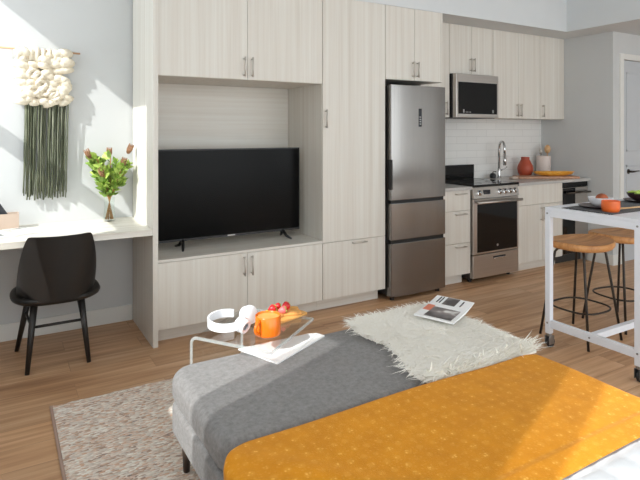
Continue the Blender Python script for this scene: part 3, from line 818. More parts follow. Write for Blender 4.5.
# wrapping back
b = bmesh.new(); NA, NZ = 56, 16; amax = 1.28
def bp(i, j, off):
    t = -1 + 2 * i / NA; a = t * 1.40; h = j / NZ
    sx_ = abs(math.sin(a)) / math.sin(1.40)
    ztop = .806 - .33 * (max(0, sx_ - .80) / .20) ** 2.6
    z = .414 + (ztop - .414) * h; hz = (z - .414) / .39
    wx = .218 - .016 * hz + .012 * math.sin(PI * max(0, min(1, hz))) - off
    dep = .29 - .17 * hz
    yb = 3.515 - .062 * hz
    return Vector((cx + wx * math.sin(a) / math.sin(1.40), yb + off + dep * (1 - math.cos(a)), z))
for off in (0,):
    o_ = [[b.verts.new(bp(i, j, 0)) for j in range(NZ + 1)] for i in range(NA + 1)]
    i_ = [[b.verts.new(bp(i, j, .014)) for j in range(NZ + 1)] for i in range(NA + 1)]
    for i in range(NA):
        for j in range(NZ):
            b.faces.new((o_[i][j], o_[i + 1][j], o_[i + 1][j + 1], o_[i][j + 1])); b.faces.new((i_[i][j], i_[i][j + 1], i_[i + 1][j + 1], i_[i + 1][j]))
        b.faces.new((o_[i][NZ], o_[i + 1][NZ], i_[i + 1][NZ], i_[i][NZ])); b.faces.new((o_[i + 1][0], o_[i][0], i_[i][0], i_[i + 1][0]))
    for j in range(NZ):
        b.faces.new((o_[0][j + 1], i_[0][j + 1], i_[0][j], o_[0][j])); b.faces.new((o_[NA][j], i_[NA][j], i_[NA][j + 1], o_[NA][j + 1]))
bmesh.ops.recalc_face_normals(b, faces=b.faces[:])
bb_ = B(); bb_._merge(b); bb_.build('backrest', 'leather', ch, True, 60)
feet = {(-1, -1): (.135, 3.562), (1, -1): (.469, 3.570), (-1, 1): (.092, 3.985), (1, 1): (.51, 3.985)}
tops = {(-1, -1): (.175, 3.63), (1, -1): (.432, 3.63), (-1, 1): (.165, 3.92), (1, 1): (.445, 3.92)}
mid = {}
for k in feet:
    f_, t_ = Vector((*feet[k], 0)), Vector((*tops[k], .388)); mid[k] = f_.lerp(t_, .66)
    B().tube([tuple(f_), tuple(f_.lerp(t_, .5)), tuple(t_)], [.0125, .017, .021], 14).build('leg', 'blackwood', ch, True)
for a_, c_ in (((-1, -1), (1, -1)), ((-1, -1), (-1, 1)), ((1, -1), (1, 1))):
    B().tube([tuple(mid[a_]), tuple(mid[c_])], .008, 10).build('stretcher', 'blackwood', ch, True)

# ------------------------------------------------------------------ rug
rg = thing('area_rug', 'flat woven beige and rust speckled rug on the plank floor', 'rug', (1.2, 2.0, 0))
rb_ = B()
nx, ny = 60, 40
RX0, RX1, RY0, RY1 = .225, 2.3, .9, 3.075
rv = [[rb_.bm.verts.new((RX0 + (RX1 - RX0) * i / nx + rnd.uniform(-.006, .006) * (i in (0, nx)), RY0 + (RY1 - RY0) * j / ny + rnd.uniform(-.006, .006) * (j in (0, ny)), .012 + rnd.uniform(0, .001) - (.006 if i in (0, nx) or j in (0, ny) else 0))) for j in range(ny + 1)] for i in range(nx + 1)]
for i in range(nx):
    for j in range(ny): rb_.bm.faces.new((rv[i][j], rv[i + 1][j], rv[i + 1][j + 1], rv[i][j + 1]))
rb_.box(RX0 + .004, RX1 - .004, RY0 + .004, RY1 - .004, .0005, .004)
rb_.build('pile', 'rug', rg, True, 60)
B().box(RX0 - .008, RX0 + .006, RY0, RY1, .0005, .013, .004).build('binding', 'rugedge', rg)

# ------------------------------------------------------------------ bench at the foot of the bed
bn = thing('upholstered_bench', 'grey wool upholstered bench at the foot of the bed', 'bench', (1.33, 1.96, 0))
cu = B(); slab(cu, .607, 2.075, 1.605, 2.298, .292, .42, .10, .045, 10)
cu.build('cushion', 'bench', bn, True, 60)
bs_ = B(); slab(bs_, .61, 2.06, 1.62, 2.29, .165, .291, .08, .02, 10)
bs_.build('base', 'bench', bn, True, 60)
for x, y in ((.66, 2.19), (2.0, 2.19), (.66, 1.69), (2.0, 1.69)):
    B().tube([(x, y, .0145), (x, y, .18)], [.013, .022], 14).build('leg', 'dark_leg', bn, True)

# ------------------------------------------------------------------ bed, quilt, blanket
bed = thing('bed', 'low bed with white mattress under the quilt', 'bed', (1.27, .55, 0))
mt = B(); slab(mt, .575, 1.975, -.45, 1.535, .19, .438, .07, .04); mt.build('mattress', 'quilt', bed, True, 60)
B().box(.60, 1.95, -.43, 1.51, .09, .189, .01).build('frame', 'dark_leg', bed)
for x, y in ((.66, 1.44), (1.89, 1.44), (.66, -.36), (1.89, -.36)):
    B().tube([(x, y, .0145), (x, y, .0895)], [.022, .026], 12).build('leg', 'dark_leg', bed, True)
# quilt: heightfield with stitched squares, draped over the sides
def quilt():
    bm = bmesh.new(); nx, ny = 110, 130; x0, x1, y0, y1 = .545, 2.005, -.46, 1.02
    g = []
    for i in range(nx + 1):
        row = []
        for j in range(ny + 1):
            x = x0 + (x1 - x0) * i / nx; y = y0 + (y1 - y0) * j / ny
            px, py = (x - .6) / .115 + .35 * (y) , (y) / .10 - .2 * x
            zz = .442 + .012 * (abs(math.sin(PI * px)) * abs(math.sin(PI * py))) ** .5
            zz += .002 * math.sin(9 * x + 4 * y)
            dx = max(0, x0 + .04 - x, x - (x1 - .04)); X = x
            if dx > 0: zz -= dx * dx * 14
            row.append(bm.verts.new((X, y, zz)))
        g.append(row)
    for i in range(nx):
        for j in range(ny): bm.faces.new((g[i][j], g[i + 1][j], g[i + 1][j + 1], g[i][j + 1]))
    def skirt(idx, sg):
        pr = idx
        for k in range(1, 6):
            cur = [bm.verts.new((v.co.x + sg * .006, v.co.y, v.co.z - .035)) for v in pr]
            for a_, b_, c_, d_ in zip(pr, pr[1:], cur[1:], cur): bm.faces.new((a_, b_, c_, d_))
            pr = cur
    skirt(g[0], -1); skirt(g[-1], 1)
    bmesh.ops.recalc_face_normals(bm, faces=bm.faces[:])
    bb2 = B(); bb2._merge(bm); return bb2
one(quilt(), 'bed_quilt', 'quilt', 'white stitched quilt spread over the bed', 'quilt')
# blanket: rounded plan, soft edge that turns down over the foot of the bed
def blanket():
    bm = bmesh.new()
    nx, ny = 110, 60
    x0, x1, y0, y1 = .548, 2.010, .935, 1.572
    def z_top(x, y):
        z = .455 + .0025 * math.sin(7 * x + 3 * y) + .002 * math.sin(13 * y - 5 * x)
        z += .004 * math.exp(-((x + .9 * y - 1.95) / .05) ** 2)
        if y < 1.03: z += .006
        return z
    def squircle(u, v):
        # u,v in 0..1 -> plan point with rounded corners at y1 only
        x = x0 + (x1 - x0) * u; y = y0 + (y1 - y0) * v
        for cxx, R, sg in ((x0, .13, -1), (x1, .085, 1)):
            ex = (x - cxx) * -sg
            if ex < R:
                lim = y1 - R + math.sqrt(max(0, R * R - (R - ex) ** 2)); y = y0 + (lim - y0) * v
        return x, y
    def us(i): 
        t = i / nx; return .5 - .5 * math.cos(PI * t) if False else t
    top = [[None] * (ny + 1) for _ in range(nx + 1)]
    cs = [0, .004, .010, .018, .028, .04]
    for i in range(nx + 1):
        u = i / nx
        u = u if 0.1 < u < .9 else (.1 * (u / .1) ** 1.8 if u <= .1 else 1 - .1 * ((1 - u) / .1) ** 1.8)
        for j in range(ny + 1):
            x, y = squircle(u, j / ny); ed = min(x - x0, x1 - x, y1 - y + .0)
            lim = y1 - y
            z = z_top(x, y)
            v = j / ny
            e = min(u * (x1 - x0), (1 - u) * (x1 - x0), (1 - v) * .63)
            r = .028
            if e < r: z -= r - math.sqrt(max(0, r * r - (r - e) ** 2))
            top[i][j] = bm.verts.new((x, y, z))
    for i in range(nx):
        for j in range(ny): bm.faces.new((top[i][j], top[i + 1][j], top[i + 1][j + 1], top[i][j + 1]))
    rim = [top[0][j] for j in range(ny + 1)] + [top[i][ny] for i in range(1, nx + 1)] + [top[nx][j] for j in range(ny - 1, -1, -1)]
    pr = rim
    for k in range(1, 7):
        cur = []
        for q, v in enumerate(rim):
            wv = .006 * math.sin(q * .8) * k / 6
            cxv = Vector((v.co.x - 1.28, v.co.y - 1.2, 0)).normalized()
            drop = .016 * k if (v.co.y < 1.50) else .010 * k
            if v.co.y > 1.50: cur.append(bm.verts.new((v.co.x + cxv.x * wv * .3, v.co.y - .004 * k, max(.424, v.co.z - drop))))
            else: cur.append(bm.verts.new((v.co.x + cxv.x * wv, v.co.y, v.co.z - drop)))
        for a_, b_, c_, d_ in zip(pr, pr[1:], cur[1:], cur): bm.faces.new((a_, b_, c_, d_))
        pr = cur
    bmesh.ops.recalc_face_normals(bm, faces=bm.faces[:])
    b2 = B(); b2._merge(bm); return b2
one(blanket(), 'throw_blanket', 'blanket', 'marigold yellow patterned blanket across the foot of the bed', 'blanket')

# ------------------------------------------------------------------ fur throw
ft = thing('fur_throw', 'shaggy ivory fur throw on the right end of the grey bench', 'throw', (1.8, 1.95, .42))
rnd = random.Random(5)
outline = [(1.515, 2.26), (1.60, 2.315), (1.78, 2.33), (2.0, 2.335), (2.10, 2.32), (2.115, 2.2), (2.115, 1.95), (2.11, 1.70), (2.07, 1.585), (1.9, 1.585), (1.6, 1.585), (1.44, 1.60), (1.43, 1.70), (1.50, 1.85), (1.53, 1.98), (1.50, 2.12)]
fb = B()
def inside(x, y):
    c_ = False; n = len(outline)
    for i in range(n):
        (xa, ya), (xb, yb) = outline[i], outline[i - 1]
        if (ya > y) != (yb > y) and x < (xb - xa) * (y - ya) / (yb - ya) + xa: c_ = not c_
    return c_
def fz(x, y): return .424 + .012 * math.sin(6 * x + 2) * math.sin(7 * y) * .5 + .006 - max(0, x - 2.06) ** 2 * 6 - max(0, y - 2.29) ** 2 * 8
hb = bmesh.new(); grid = {}
NX_, NY_ = 120, 130; gx0, gx1, gy0, gy1 = 1.40, 2.14, 1.58, 2.35
from mathutils import noise as mno
for i in range(NX_ + 1):
    for j in range(NY_ + 1):
        x = gx0 + (gx1 - gx0) * i / NX_; y = gy0 + (gy1 - gy0) * j / NY_
        if inside(x, y):
            a_ = .7 + .9 * math.sin(5 * x + 4 * y); u_ = x * math.cos(a_) + y * math.sin(a_); v_ = -x * math.sin(a_) + y * math.cos(a_)
            z = .446 - max(0, 1.63 - y) ** 2 * 8 + .010 * mno.noise(Vector((u_ * 16, v_ * 60, 0))) + .006 * mno.noise(Vector((x * 40, y * 40, 3))) - max(0, x - 2.06) ** 2 * 8 - max(0, y - 2.29) ** 2 * 9
            grid[i, j] = hb.verts.new((x, y, z))
for (i, j) in list(grid):
    q_ = [(i, j), (i + 1, j), (i + 1, j + 1), (i, j + 1)]
    if all(k in grid for k in q_): hb.faces.new([grid[k] for k in q_])
ed_ = [e for e in hb.edges if len(e.link_faces) == 1]
ex_ = bmesh.ops.extrude_edge_only(hb, edges=ed_)
for v in [g_ for g_ in ex_['geom'] if isinstance(g_, bmesh.types.BMVert)]: v.co.z = .4225
bmesh.ops.delete(hb, geom=[v for v in hb.verts if not v.link_faces], context='VERTS')
bmesh.ops.recalc_face_normals(hb, faces=hb.faces[:])
fb._merge(hb)
fb.build('hide', 'hide', ft, True, 180)
fb = B(); cnt = 0
while cnt < 7500:
    x, y = rnd.uniform(1.40, 2.125), rnd.uniform(1.58, 2.345)
    if not inside(x, y): continue
    cnt += 1
    a = math.atan2(y - 1.95, (x - 1.85) * .9) + rnd.gauss(0, .8) + .9 * math.sin(7 * x + 5 * y)
    L = rnd.uniform(.045, .085); lift = rnd.uniform(.03, .28)
    d = Vector((math.cos(a), math.sin(a), lift)).normalized()
    if x > 2.06: d = (d + Vector((.5, 0, -.5))).normalized()
    if y > 2.29: d = (d + Vector((0, .4, -.45))).normalized()
    if y < 1.66: d = Vector((d.x, -abs(d.y) * .15, abs(d.z))).normalized()
    p = Vector((x, y, .448 - max(0, 1.63 - y) ** 2 * 8 - max(0, x - 2.06) ** 2 * 8 - max(0, y - 2.29) ** 2 * 9)); sd_ = d.cross(Vector((0, 0, 1))).normalized()
    wd = rnd.uniform(.0018, .0036); cur = Vector((rnd.uniform(-.45, .45), rnd.uniform(-.45, .45), -.2))
    pts = [p + d * L * t + cur * L * t * t * .7 for t in (0, .4, .75, 1)]
    pts = [Vector((q.x, q.y, max(q.z, .436) if q.x < 2.07 and q.y < 2.3 else q.z)) for q in pts]
    ring = [(fb.bm.verts.new(q + sd_ * wd * ww), fb.bm.verts.new(q - sd_ * wd * ww)) for q, ww in zip(pts[:3], (1, .9, .55))]
    tip = fb.bm.verts.new(pts[3])
    for A, Bq in zip(ring, ring[1:]): fb.bm.faces.new((A[0], A[1], Bq[1], Bq[0]))
    fb.bm.faces.new((ring[2][0], ring[2][1], tip))
fur = fb.build('fur_pile', 'fur', ft, True, 180); fur['kind'] = 'stuff'
m2 = thing('magazine', 'glossy magazine with a dark picture lying on the ivory fur throw', 'magazine', (2.0, 2.09, .47))
mtx = T(2.0, 2.095, .474, .42, .02, -.02)
b = B()
n = 12; top = []
R = Matrix(((1, 0, 0, 0), (0, 0, 1, 0), (0, 1, 0, 0), (0, 0, 0, 1)))
zc = lambda t: .008 + .016 * max(0, t) ** 2.2
poly = [(-.15 + .30 * i / n, zc(i / n)) for i in range(n + 1)] + [(.15, zc(1) - .004), (.02, .0), (-.15, 0)]
b.prism(poly, -.105, .105, mtx @ R); b.build('pages', 'paper', m2)
def patch(x0, x1, y0, y1, mat, name, dz=.0008):
    q = B(); ns = 8
    for k in range(ns):
        xa, xb = x0 + (x1 - x0) * k / ns, x0 + (x1 - x0) * (k + 1) / ns
        vv = [q.bm.verts.new(mtx @ Vector((x, y, zc((x + .15) / .30) + dz))) for x, y in ((xa, y0), (xb, y0), (xb, y1), (xa, y1))]
        q.bm.faces.new(vv)
    q.build(name, mat, m2)
patch(-.135, .005, -.085, .06, 'photo', 'cover_picture'); patch(-.06, .02, .06, .10, 'salmon', 'salmon_title_bar')
patch(.05, .145, -.03, .04, 'photo', 'small_picture'); patch(.06, .14, .055, .062, 'phone', 'text_line'); patch(.06, .14, .07, .077, 'phone', 'text_line'); patch(.06, .13, -.06, -.053, 'phone', 'text_line')

# ------------------------------------------------------------------ clear C table and its breakfast
AT = .502
A = Vector((.729, 2.368)); Bv = Vector((.964, 2.025)); Cv = Vector((1.317, 2.290)); Dv = A + Cv - Bv
ux = (Cv - Bv).normalized(); uy = (A - Bv).normalized(); W = (Cv - Bv).length; Dp = (A - Bv).length
# local frame: origin B, x along the free edge (towards C), y along the side towards A; legs stand on the A-D side
tm = Matrix(((ux.x, uy.x, 0, Bv.x), (ux.y, uy.y, 0, Bv.y), (0, 0, 1, 0), (0, 0, 0, 1)))
ac = thing('acrylic_side_table', 'clear acrylic C-shaped side table reaching over the grey bench', 'side table', ((A.x + Dv.x) / 2, (A.y + Dv.y) / 2, 0))
th = .013; Rb = .035
def cprof():
    out, inn = [], []
    out.append((0, AT)); inn.append((0, AT - th))
    for k in range(9):
        a = PI / 2 * k / 8
        out.append((Dp - Rb + Rb * math.sin(a), AT - Rb + Rb * math.cos(a))); inn.append((Dp - Rb + (Rb - th) * math.sin(a), AT - Rb + (Rb - th) * math.cos(a)))
    for k in range(9):
        a = PI / 2 * k / 8
        out.append((Dp - Rb + Rb * math.cos(a), .016 + Rb - Rb * math.sin(a))); inn.append((Dp - Rb + (Rb - th) * math.cos(a), .016 + Rb - (Rb - th) * math.sin(a)))
    out.append((.12, .016)); inn.append((.12, .016 + th))
    return out, inn
out, inn = cprof()

def csheet(x0, x1):
    bm = bmesh.new(); P = lambda x, p: bm.verts.new(tm @ Vector((x, p[0], p[1])))
    o0 = [P(x0, p) for p in out]; o1 = [P(x1, p) for p in out]; i0 = [P(x0, p) for p in inn]; i1 = [P(x1, p) for p in inn]
    n = len(out)
    for k in range(n - 1):
        bm.faces.new((o0[k], o0[k + 1], o1[k + 1], o1[k])); bm.faces.new((i0[k + 1], i0[k], i1[k], i1[k + 1]))
        bm.faces.new((o0[k + 1], o0[k], i0[k], i0[k + 1])); bm.faces.new((o1[k], o1[k + 1], i1[k + 1], i1[k]))
    bm.faces.new((o0[0], o1[0], i1[0], i0[0])); bm.faces.new((o1[-1], o0[-1], i0[-1], i1[-1]))
    bmesh.ops.recalc_face_normals(bm, faces=bm.faces[:])
    q = B(); q._merge(bm); return q
csheet(.004, W - .004).build('bent_sheet', 'acrylic', ac, True, 30)
csheet(-.0005, .0035).build('cut_edge', 'acryledge', ac, True, 30)
csheet(W - .0035, W + .0005).build('cut_edge', 'acryledge', ac, True, 30)
b = B(); b.box(0, W, -.0042, -.0005, AT - th, AT, 0, 2, tm); b.build('front_edge', 'acryledge', ac)

mugc = (1.035, 2.205)
mu = thing('mug', 'orange mug of milky coffee on the clear acrylic table', 'mug', (*mugc, AT))
r0, hh = .057, .088
B().lathe([(0, 0), (r0 - .006, 0), (r0 - .001, .004), (r0, .012), (r0, hh - .002), (r0 - .002, hh), (r0 - .004, hh - .002), (r0 - .005, .012), (0, .008)], (*mugc, AT + .0005), 40).build('cup', 'orange', mu, True, 50)
B().lathe([(0, 0), (r0 - .0052, 0)], (*mugc, AT + hh - .009), 40).build('coffee', 'coffee', mu)
hd = Vector((-.80, -.40, 0)).normalized(); hp = []
for k in range(11):
    a = PI * k / 10; hp.append((mugc[0] + hd.x * (r0 - .003 + .034 * math.sin(a)), mugc[1] + hd.y * (r0 - .003 + .034 * math.sin(a)), AT + .046 + .028 * math.cos(a)))
B().tube(hp, .0065, 10, flat=1.3).build('handle', 'orange', mu, True)

hpn = thing('headphones', 'white over-ear headphones lying on the clear acrylic table', 'headphones', (.90, 2.33, AT))
# headband: arc lying on its side, leaning up a little
hc = Vector((.892, 2.345, AT + .046))
hx_, hy_ = Vector((.86, .51, 0)), Vector((-.51, .86, .12))
def hpt(a, r): return hc + hx_ * r * math.cos(a) + hy_ * r * .8 * math.sin(a)
b = B(); NN = 26
rings = []
for k in range(NN + 1):
    a = math.radians(20 + 290 * k / NN); p = hpt(a, .097); q = hpt(a, .087)
    rings.append([b.bm.verts.new(p + Vector((0, 0, -.018))), b.bm.verts.new(p + Vector((0, 0, .018))), b.bm.verts.new(q + Vector((0, 0, .018))), b.bm.verts.new(q + Vector((0, 0, -.018)))])
for A_, B_2 in zip(rings, rings[1:]):
    for k in range(4): b.bm.faces.new((A_[k], A_[(k + 1) % 4], B_2[(k + 1) % 4], B_2[k]))
b.bm.faces.new(rings[0][::-1]); b.bm.faces.new(rings[-1]); bmesh.ops.recalc_face_normals(b.bm, faces=b.bm.faces[:])
b.build('headband', 'white', hpn, True)
def cup(c, dirv, r, name='ear_cup'):
    rot = Vector(dirv).to_track_quat('Z', 'Y').to_matrix().to_4x4()
    e = B().lathe([(0, .018), (r * .75, .018), (r * .95, .012), (r, 0), (r * .95, -.012), (r * .8, -.016), (0, -.016)], c, 28, rot).build(name, 'white', hpn, True)
    B().lathe([(r * .45, -.016), (r * .85, -.016), (r * .92, -.026), (r * .8, -.034), (r * .45, -.030)], c, 28, rot).build('ear_cushion', 'white', e, True)
cup((1.006, 2.345, AT + .052), (.35, -.85, .25), .044)
cup((.935, 2.278, AT + .042), (-.45, .85, .3), .036)

b = B(); slab(b, -.125, .125, -.075, .075, 0, .012, .015, .004)
BDM = T(1.178, 2.375, AT + .0005, math.atan2(ux.y, ux.x) - .35)
bmesh.ops.transform(b.bm, matrix=BDM, verts=b.bm.verts[:]); one(b, 'serving_board', 'board', 'small honey wood serving board on the clear acrylic table', 'serving board')
def toast(mt, label):
    b = B(); L_ = []
    pl = [(-.05, -.045), (.05, -.045), (.052, .02), (.058, .04), (.03, .055), (-.03, .055), (-.058, .04), (-.052, .02)]
    b.prism(pl, 0, .013, mt, .003); one(b, 'toast_slice', 'toast', label, 'toast', smooth=False)
toast(BDM @ T(-.055, .0, .0125, .3), 'toasted bread slice nearest the headphones on the serving board')
toast(BDM @ T(.055, -.012, .0125, -.5), 'toasted bread slice under the strawberries on the serving board')
def berry(px, py, pz, r, tilt, mat, label):
    t = thing('strawberry', label, 'strawberry', tuple(BDM @ Vector((px, py, pz))), 'strawberries on the toast')
    c = BDM @ Vector((px, py, pz + r * .72)); rot = Matrix.Rotation(tilt, 4, 'X') @ Matrix.Rotation(1.2, 4, 'Y')
    B().lathe([(0, -1.15 * r), (.35 * r, -.95 * r), (.75 * r, -.3 * r), (.9 * r, .25 * r), (.6 * r, .65 * r), (0, .72 * r)], tuple(c), 16, rot).build('fruit', mat, t, True, 80)
    g = B()
    for k in range(6):
        a = 2 * PI * k / 6; m_ = Matrix.Translation(c) @ rot
        g.tube([m_ @ Vector((0, 0, .7 * r)), m_ @ Vector((.4 * r * math.cos(a), .4 * r * math.sin(a), .72 * r)), m_ @ Vector((.75 * r * math.cos(a), .75 * r * math.sin(a), .6 * r))], [.003, .004, .001], 6)
    g.build('calyx', 'leaf2', t, True)
berry(-.02, .03, .026, .022, .3, 'berry', 'red strawberry at the back of the pile on the toast')
berry(.048, .005, .026, .024, -.5, 'berry', 'largest red strawberry on the toast, at the right of the pile')
berry(.0, -.022, .026, .021, .9, 'berrycut', 'pinkish paler strawberry at the front of the pile on the toast')
berry(.03, .045, .026, .018, 1.4, 'berry', 'smallest red strawberry on the toast, behind the largest')
b = B()
for k in range(3):
    p = BDM @ Vector((-.055 + k * .012, .035 + .006 * k, .028)); b.ball(tuple(p), .013, 2, (1.5, .7, .35), Matrix.Rotation(k * .9, 4, 'Z'))
one(b, 'mint_sprig', 'leaf2', 'small pale green leaf sprig beside the strawberries', 'herb')
b = B(); b.prism([(1.015, 2.07), (1.35, 2.235), (1.335, 2.28), (1.29, 2.297), (.93, 2.297)], .4205, .4265)
one(b, 'white_sheet', 'paper', 'thin flat white sheet lying on the bench under the acrylic table', 'white_sheet', smooth=False)  # unidentified white patch, modelled as a thin flat piece

# ------------------------------------------------------------------ white cart
CX0, CX1, CY0, CY1, CZ = 3.075, 4.45, 1.68, 2.295, .92
kt = thing('kitchen_cart', 'white metal rolling cart table with two stools behind it', 'cart', ((CX0 + CX1) / 2, (CY0 + CY1) / 2, 0))
t = .036
B().box(CX0, CX1, CY0, CY1, CZ - .02, CZ, .002).build('tabletop', 'whitem', kt)
b = B(); b.box(CX0, CX0 + t, CY0 + t, CY1 - t, CZ - .062, CZ - .0205, .002); b.box(CX1 - t, CX1, CY0 + t, CY1 - t, CZ - .062, CZ - .0205, .002)
b.box(CX0 + t, CX1 - t, CY0, CY0 + t, CZ - .062, CZ - .0205, .002); b.box(CX0 + t, CX1 - t, CY1 - t, CY1, CZ - .062, CZ - .0205, .002)
b.build('apron', 'whitem', kt)
for x in (CX0, CX1 - t):
    for y in (CY0, CY1 - t):
        B().box(x, x + t, y, y + t, .095, CZ - .0205, .002).build('leg', 'whitem', kt)
        c_ = B(); px, py = x + t / 2, y + t / 2
        c_.lathe([(0, .078), (.018, .078), (.018, .095), (0, .095)], (px, py, 0), 16)
        for sg in (-1, 1): c_.box(px - .022, px + .03, py + sg * .016 - .0015, py + sg * .016 + .0015, .025, .08, .001)
        cs_ = c_.build('caster', 'castermetal', kt, True)
        w_ = B().lathe([(0, -.011), (.030, -.011), (.034, -.007), (.034, .007), (.030, .011), (0, .011)], (px + .014, py, .0345), 24, Matrix.Rotation(PI / 2, 4, 'X'))
        w_.build('wheel', 'rubber', cs_, True)
b = B()
for x in (CX0, CX1 - t): b.box(x + .004, x + t - .004, CY0 + t, CY1 - t, .135, .185, .002)
b.box(CX0 + t - .004, CX1 - t + .004, (CY0 + CY1) / 2 - .018, (CY0 + CY1) / 2 + .018, .14, .18, .002)
b.build('stretcher', 'whitem', kt)
def bolt(x, y, z): B().lathe([(0, 0), (.006, 0), (.006, .003), (0, .004)], (x, y, z), 10, Matrix.Rotation(-PI / 2, 4, 'Y')).build('bolt', 'castermetal', kt, True)
for y in (CY0 + t * .5, CY1 - t * .5): bolt(CX0, y, .165); bolt(CX0, y, CZ - .04)
bolt(CX0 + .004, (CY0 + CY1) / 2, .16)

tr = thing('table_runner', 'charcoal fringed runner along the white cart top', 'runner', (3.7, 2.04, CZ))
RX, RYa, RYb = 3.125, 1.865, 2.20
b = B(); b.box(RX, 4.40, RYa, RYb, CZ + .0006, CZ + .0036, .001, 1); b.build('cloth', 'slate', tr)
b = B(); rnd = random.Random(9)
y = RYa
while y < RYb:
    b.tube([(RX + .002, y, CZ + .0022), (RX - .022 + rnd.uniform(-.006, .006), y + rnd.uniform(-.004, .004), CZ + .0022)], .0016, 5); y += .007
b.build('fringe', 'slate', tr)
pl = B().lathe([(0, 0), (.07, 0), (.112, .010), (.118, .016), (.112, .015), (.07, .005), (0, .005)], (3.30, 2.07, CZ + .004), 40)
one(pl, 'dinner_plate', 'plate', 'dark plum plate under the small white bowl on the cart', 'plate')
bw = B().lathe([(0, 0), (.040, 0), (.064, .02), (.076, .056), (.072, .056), (.058, .022), (.03, .008), (0, .006)], (3.36, 2.09, CZ + .0095), 36)
one(bw, 'small_bowl', 'white', 'small white bowl standing on the dark plum plate', 'bowl')
bw = B(); bw.ball((3.365, 2.085, CZ + .058), .038, 3, (1, 1, .85))
one(bw, 'bread_roll', 'bread', 'reddish brown roll sitting in the small white bowl', 'bread')
po = thing('coral_pot', 'small coral orange pot at the edge of the charcoal runner', 'pot', (3.205, 1.93, CZ + .004))
B().lathe([(0, 0), (.042, 0), (.049, .006), (.053, .03), (.052, .066), (.049, .068), (.047, .03), (.042, .012), (0, .01)], (3.205, 1.93, CZ + .004), 36).build('body', 'potorange', po, True)
B().lathe([(0, 0), (.0470, 0)], (3.205, 1.93, CZ + .058), 30).build('filling', 'berrycut', po)
sp = B(); sp.tube([(3.29, 1.94, CZ + .015), (3.40, 1.925, CZ + .014), (3.55, 1.91, CZ + .015)], [.011, .008, .010], 10, flat=.6)
sp.ball((3.285, 1.942, CZ + .015), .03, 2, (1.2, .8, .28))
one(sp, 'wooden_spoon', 'spoonwood', 'wooden spoon lying beside the coral pot on the cart', 'spoon')
p2 = B().lathe([(0, 0), (.08, 0), (.118, .012), (.124, .018), (.118, .017), (.08, .005), (0, .005)], (3.83, 2.075, CZ + .004), 40)
one(p2, 'dinner_plate', 'plate', 'dark plum plate under the bowl of greens at the photo edge', 'plate')
b2_ = B().lathe([(0, 0), (.04, 0), (.085, .03), (.10, .055), (.096, .055), (.08, .032), (.04, .008), (0, .006)], (3.84, 2.085, CZ + .0095), 36)
one(b2_, 'salad_bowl', 'plate', 'dark bowl of salad greens on the cart', 'bowl')
b = B(); rnd = random.Random(2)
for k in range(34):
    a = rnd.uniform(0, 2 * PI); r = rnd.uniform(0, .078)
    b.ball((3.84 + r * math.cos(a), 2.085 + r * math.sin(a), CZ + .062 + rnd.uniform(-.004, .022)), .022, 2, (1.2, .8, .35), Matrix.Rotation(a, 4, 'Z') @ Matrix.Rotation(rnd.uniform(-.6, .6), 4, 'X'))
g = one(b, 'salad_greens', 'leaf2', 'heap of salad greens in the dark bowl', 'salad'); g['kind'] = 'stuff'

# ------------------------------------------------------------------ stools
so = thing('counter_stool', 'wooden-seat stool with dark iron legs near the cart corner caster', 'stool', (0, 0, 0), 'counter stools at the cart')
SH = .665
Ls = []
for f_, z, dish in ((.80, SH - .052, 0), (.94, SH - .046, 0), (1.0, SH - .030, 0), (1.0, SH - .010, 0), (.96, SH, 0), (.82, SH - .003, 0), (.55, SH - .010, 0), (.2, SH - .013, 0)):
    Ls.append([(.235 * f_ * math.copysign(abs(math.cos(a)) ** .9, math.cos(a)), .195 * f_ * math.copysign(abs(math.sin(a)) ** .85, math.sin(a)) , z + .012 * (math.cos(a) ** 2) * f_ * f_) for a in [2 * PI * k / 44 for k in range(44)]])
B().layers(Ls).build('seat', 'stoolwood', so, True, 50)
for sx in (-1, 1):
    for sy_ in (-1, 1):
        tx, ty_ = .115 * sx, .10 * sy_; fx_, fy_ = .185 * sx, .18 * sy_
        B().tube([(tx * .5, ty_ * .55, SH - .055), (tx * .93, ty_ * .95, SH - .060), (tx * 1.06, ty_ * 1.08, SH - .082), ((tx + fx_) / 2, (ty_ + fy_) / 2, .33), (fx_, fy_, .0)], .0085, 10).build('leg', 'iron', so, True)
rg_ = []
for k in range(36):
    a = 2 * PI * k / 36; e = .7
    rg_.append((.172 * math.copysign(abs(math.cos(a)) ** e, math.cos(a)), .166 * math.copysign(abs(math.sin(a)) ** e, math.sin(a)), .215))
B().tube(rg_, .0065, 8, closed=True).build('footrest_ring', 'iron', so, True)
B().box(-.10, .10, -.09, .09, SH - .058, SH - .053, .001).build('seat_plate', 'iron', so)
dup(so, (3.955, 2.30, 0), math.radians(-8), 'wooden-seat stool with dark iron legs at the photo edge, behind the cart', 'counter stools at the cart')
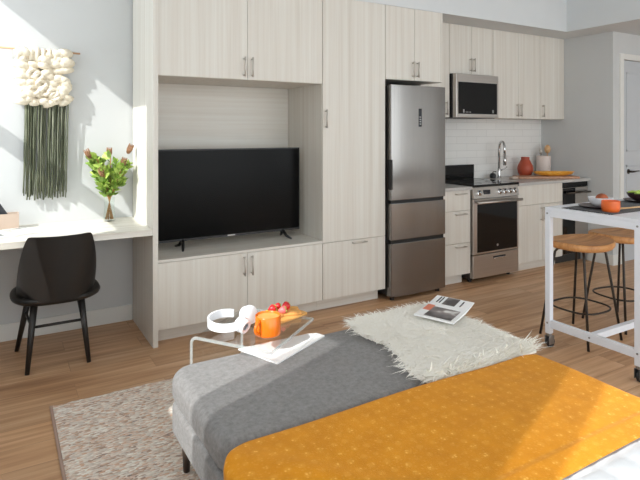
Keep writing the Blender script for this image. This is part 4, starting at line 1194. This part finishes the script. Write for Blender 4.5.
so.location = (3.437, 2.285, 0)
ROOTS[so.name] = Matrix.Translation(so.location)

# ------------------------------------------------------------------ light
sun = bpy.data.lights.new('sun', 'SUN'); sun.energy = 5.5; sun.angle = math.radians(.6); sun.color = (1, .985, .955)
so_ = bpy.data.objects.new('sun', sun); COL.objects.link(so_)
so_.rotation_euler = Vector((1, .406, -.822)).to_track_quat('-Z', 'Y').to_euler(); so_.location = (-6, 0, 6)
wd = bpy.data.worlds.new('sky'); scene.world = wd; wd.use_nodes = True
bg = wd.node_tree.nodes['Background']; bg.inputs['Color'].default_value = (.93, .97, 1.0, 1); bg.inputs['Strength'].default_value = 3.7
def portal(loc, rot, sx, sy):
    l = bpy.data.lights.new('window_portal', 'AREA'); l.shape = 'RECTANGLE'; l.size = sx; l.size_y = sy; l.cycles.is_portal = True
    o = bpy.data.objects.new('window_portal', l); COL.objects.link(o); o.location = loc; o.rotation_euler = rot
SILL, HEAD = 1.12, 2.955
for a, c in OPEN: portal((XO - .02, (a + c) / 2, (SILL + HEAD) / 2), (0, -PI / 2, 0), HEAD - SILL, c - a)
for a, c in ((-.4, 2.15), (2.35, 4.6), (4.8, 6.9)): portal(((a + c) / 2, YR - .13, 1.6), (PI / 2, 0, 0), c - a, 2.7)

# ------------------------------------------------------------------ camera
cam = bpy.data.cameras.new('camera'); co = bpy.data.objects.new('camera', cam); COL.objects.link(co)
cam.sensor_width = 36; cam.lens = 540 / 640 * 36
cam.shift_y = -(240 - 132) / 640
yaw = math.atan2(320, 540)
co.location = (0, 0, 1.41); co.rotation_euler = (PI / 2, 0, -yaw)
cam.clip_start = .02
scene.camera = co

scene.view_settings.view_transform = 'Standard'; scene.view_settings.look = 'None'
scene.view_settings.exposure = 0.0; scene.view_settings.gamma = 1; scene.view_settings.use_curve_mapping = False
scene.cycles.max_bounces = 10; scene.cycles.diffuse_bounces = 6; scene.cycles.transparent_max_bounces = 16
scene.cycles.use_denoising = True; scene.cycles.sample_clamp_indirect = 6
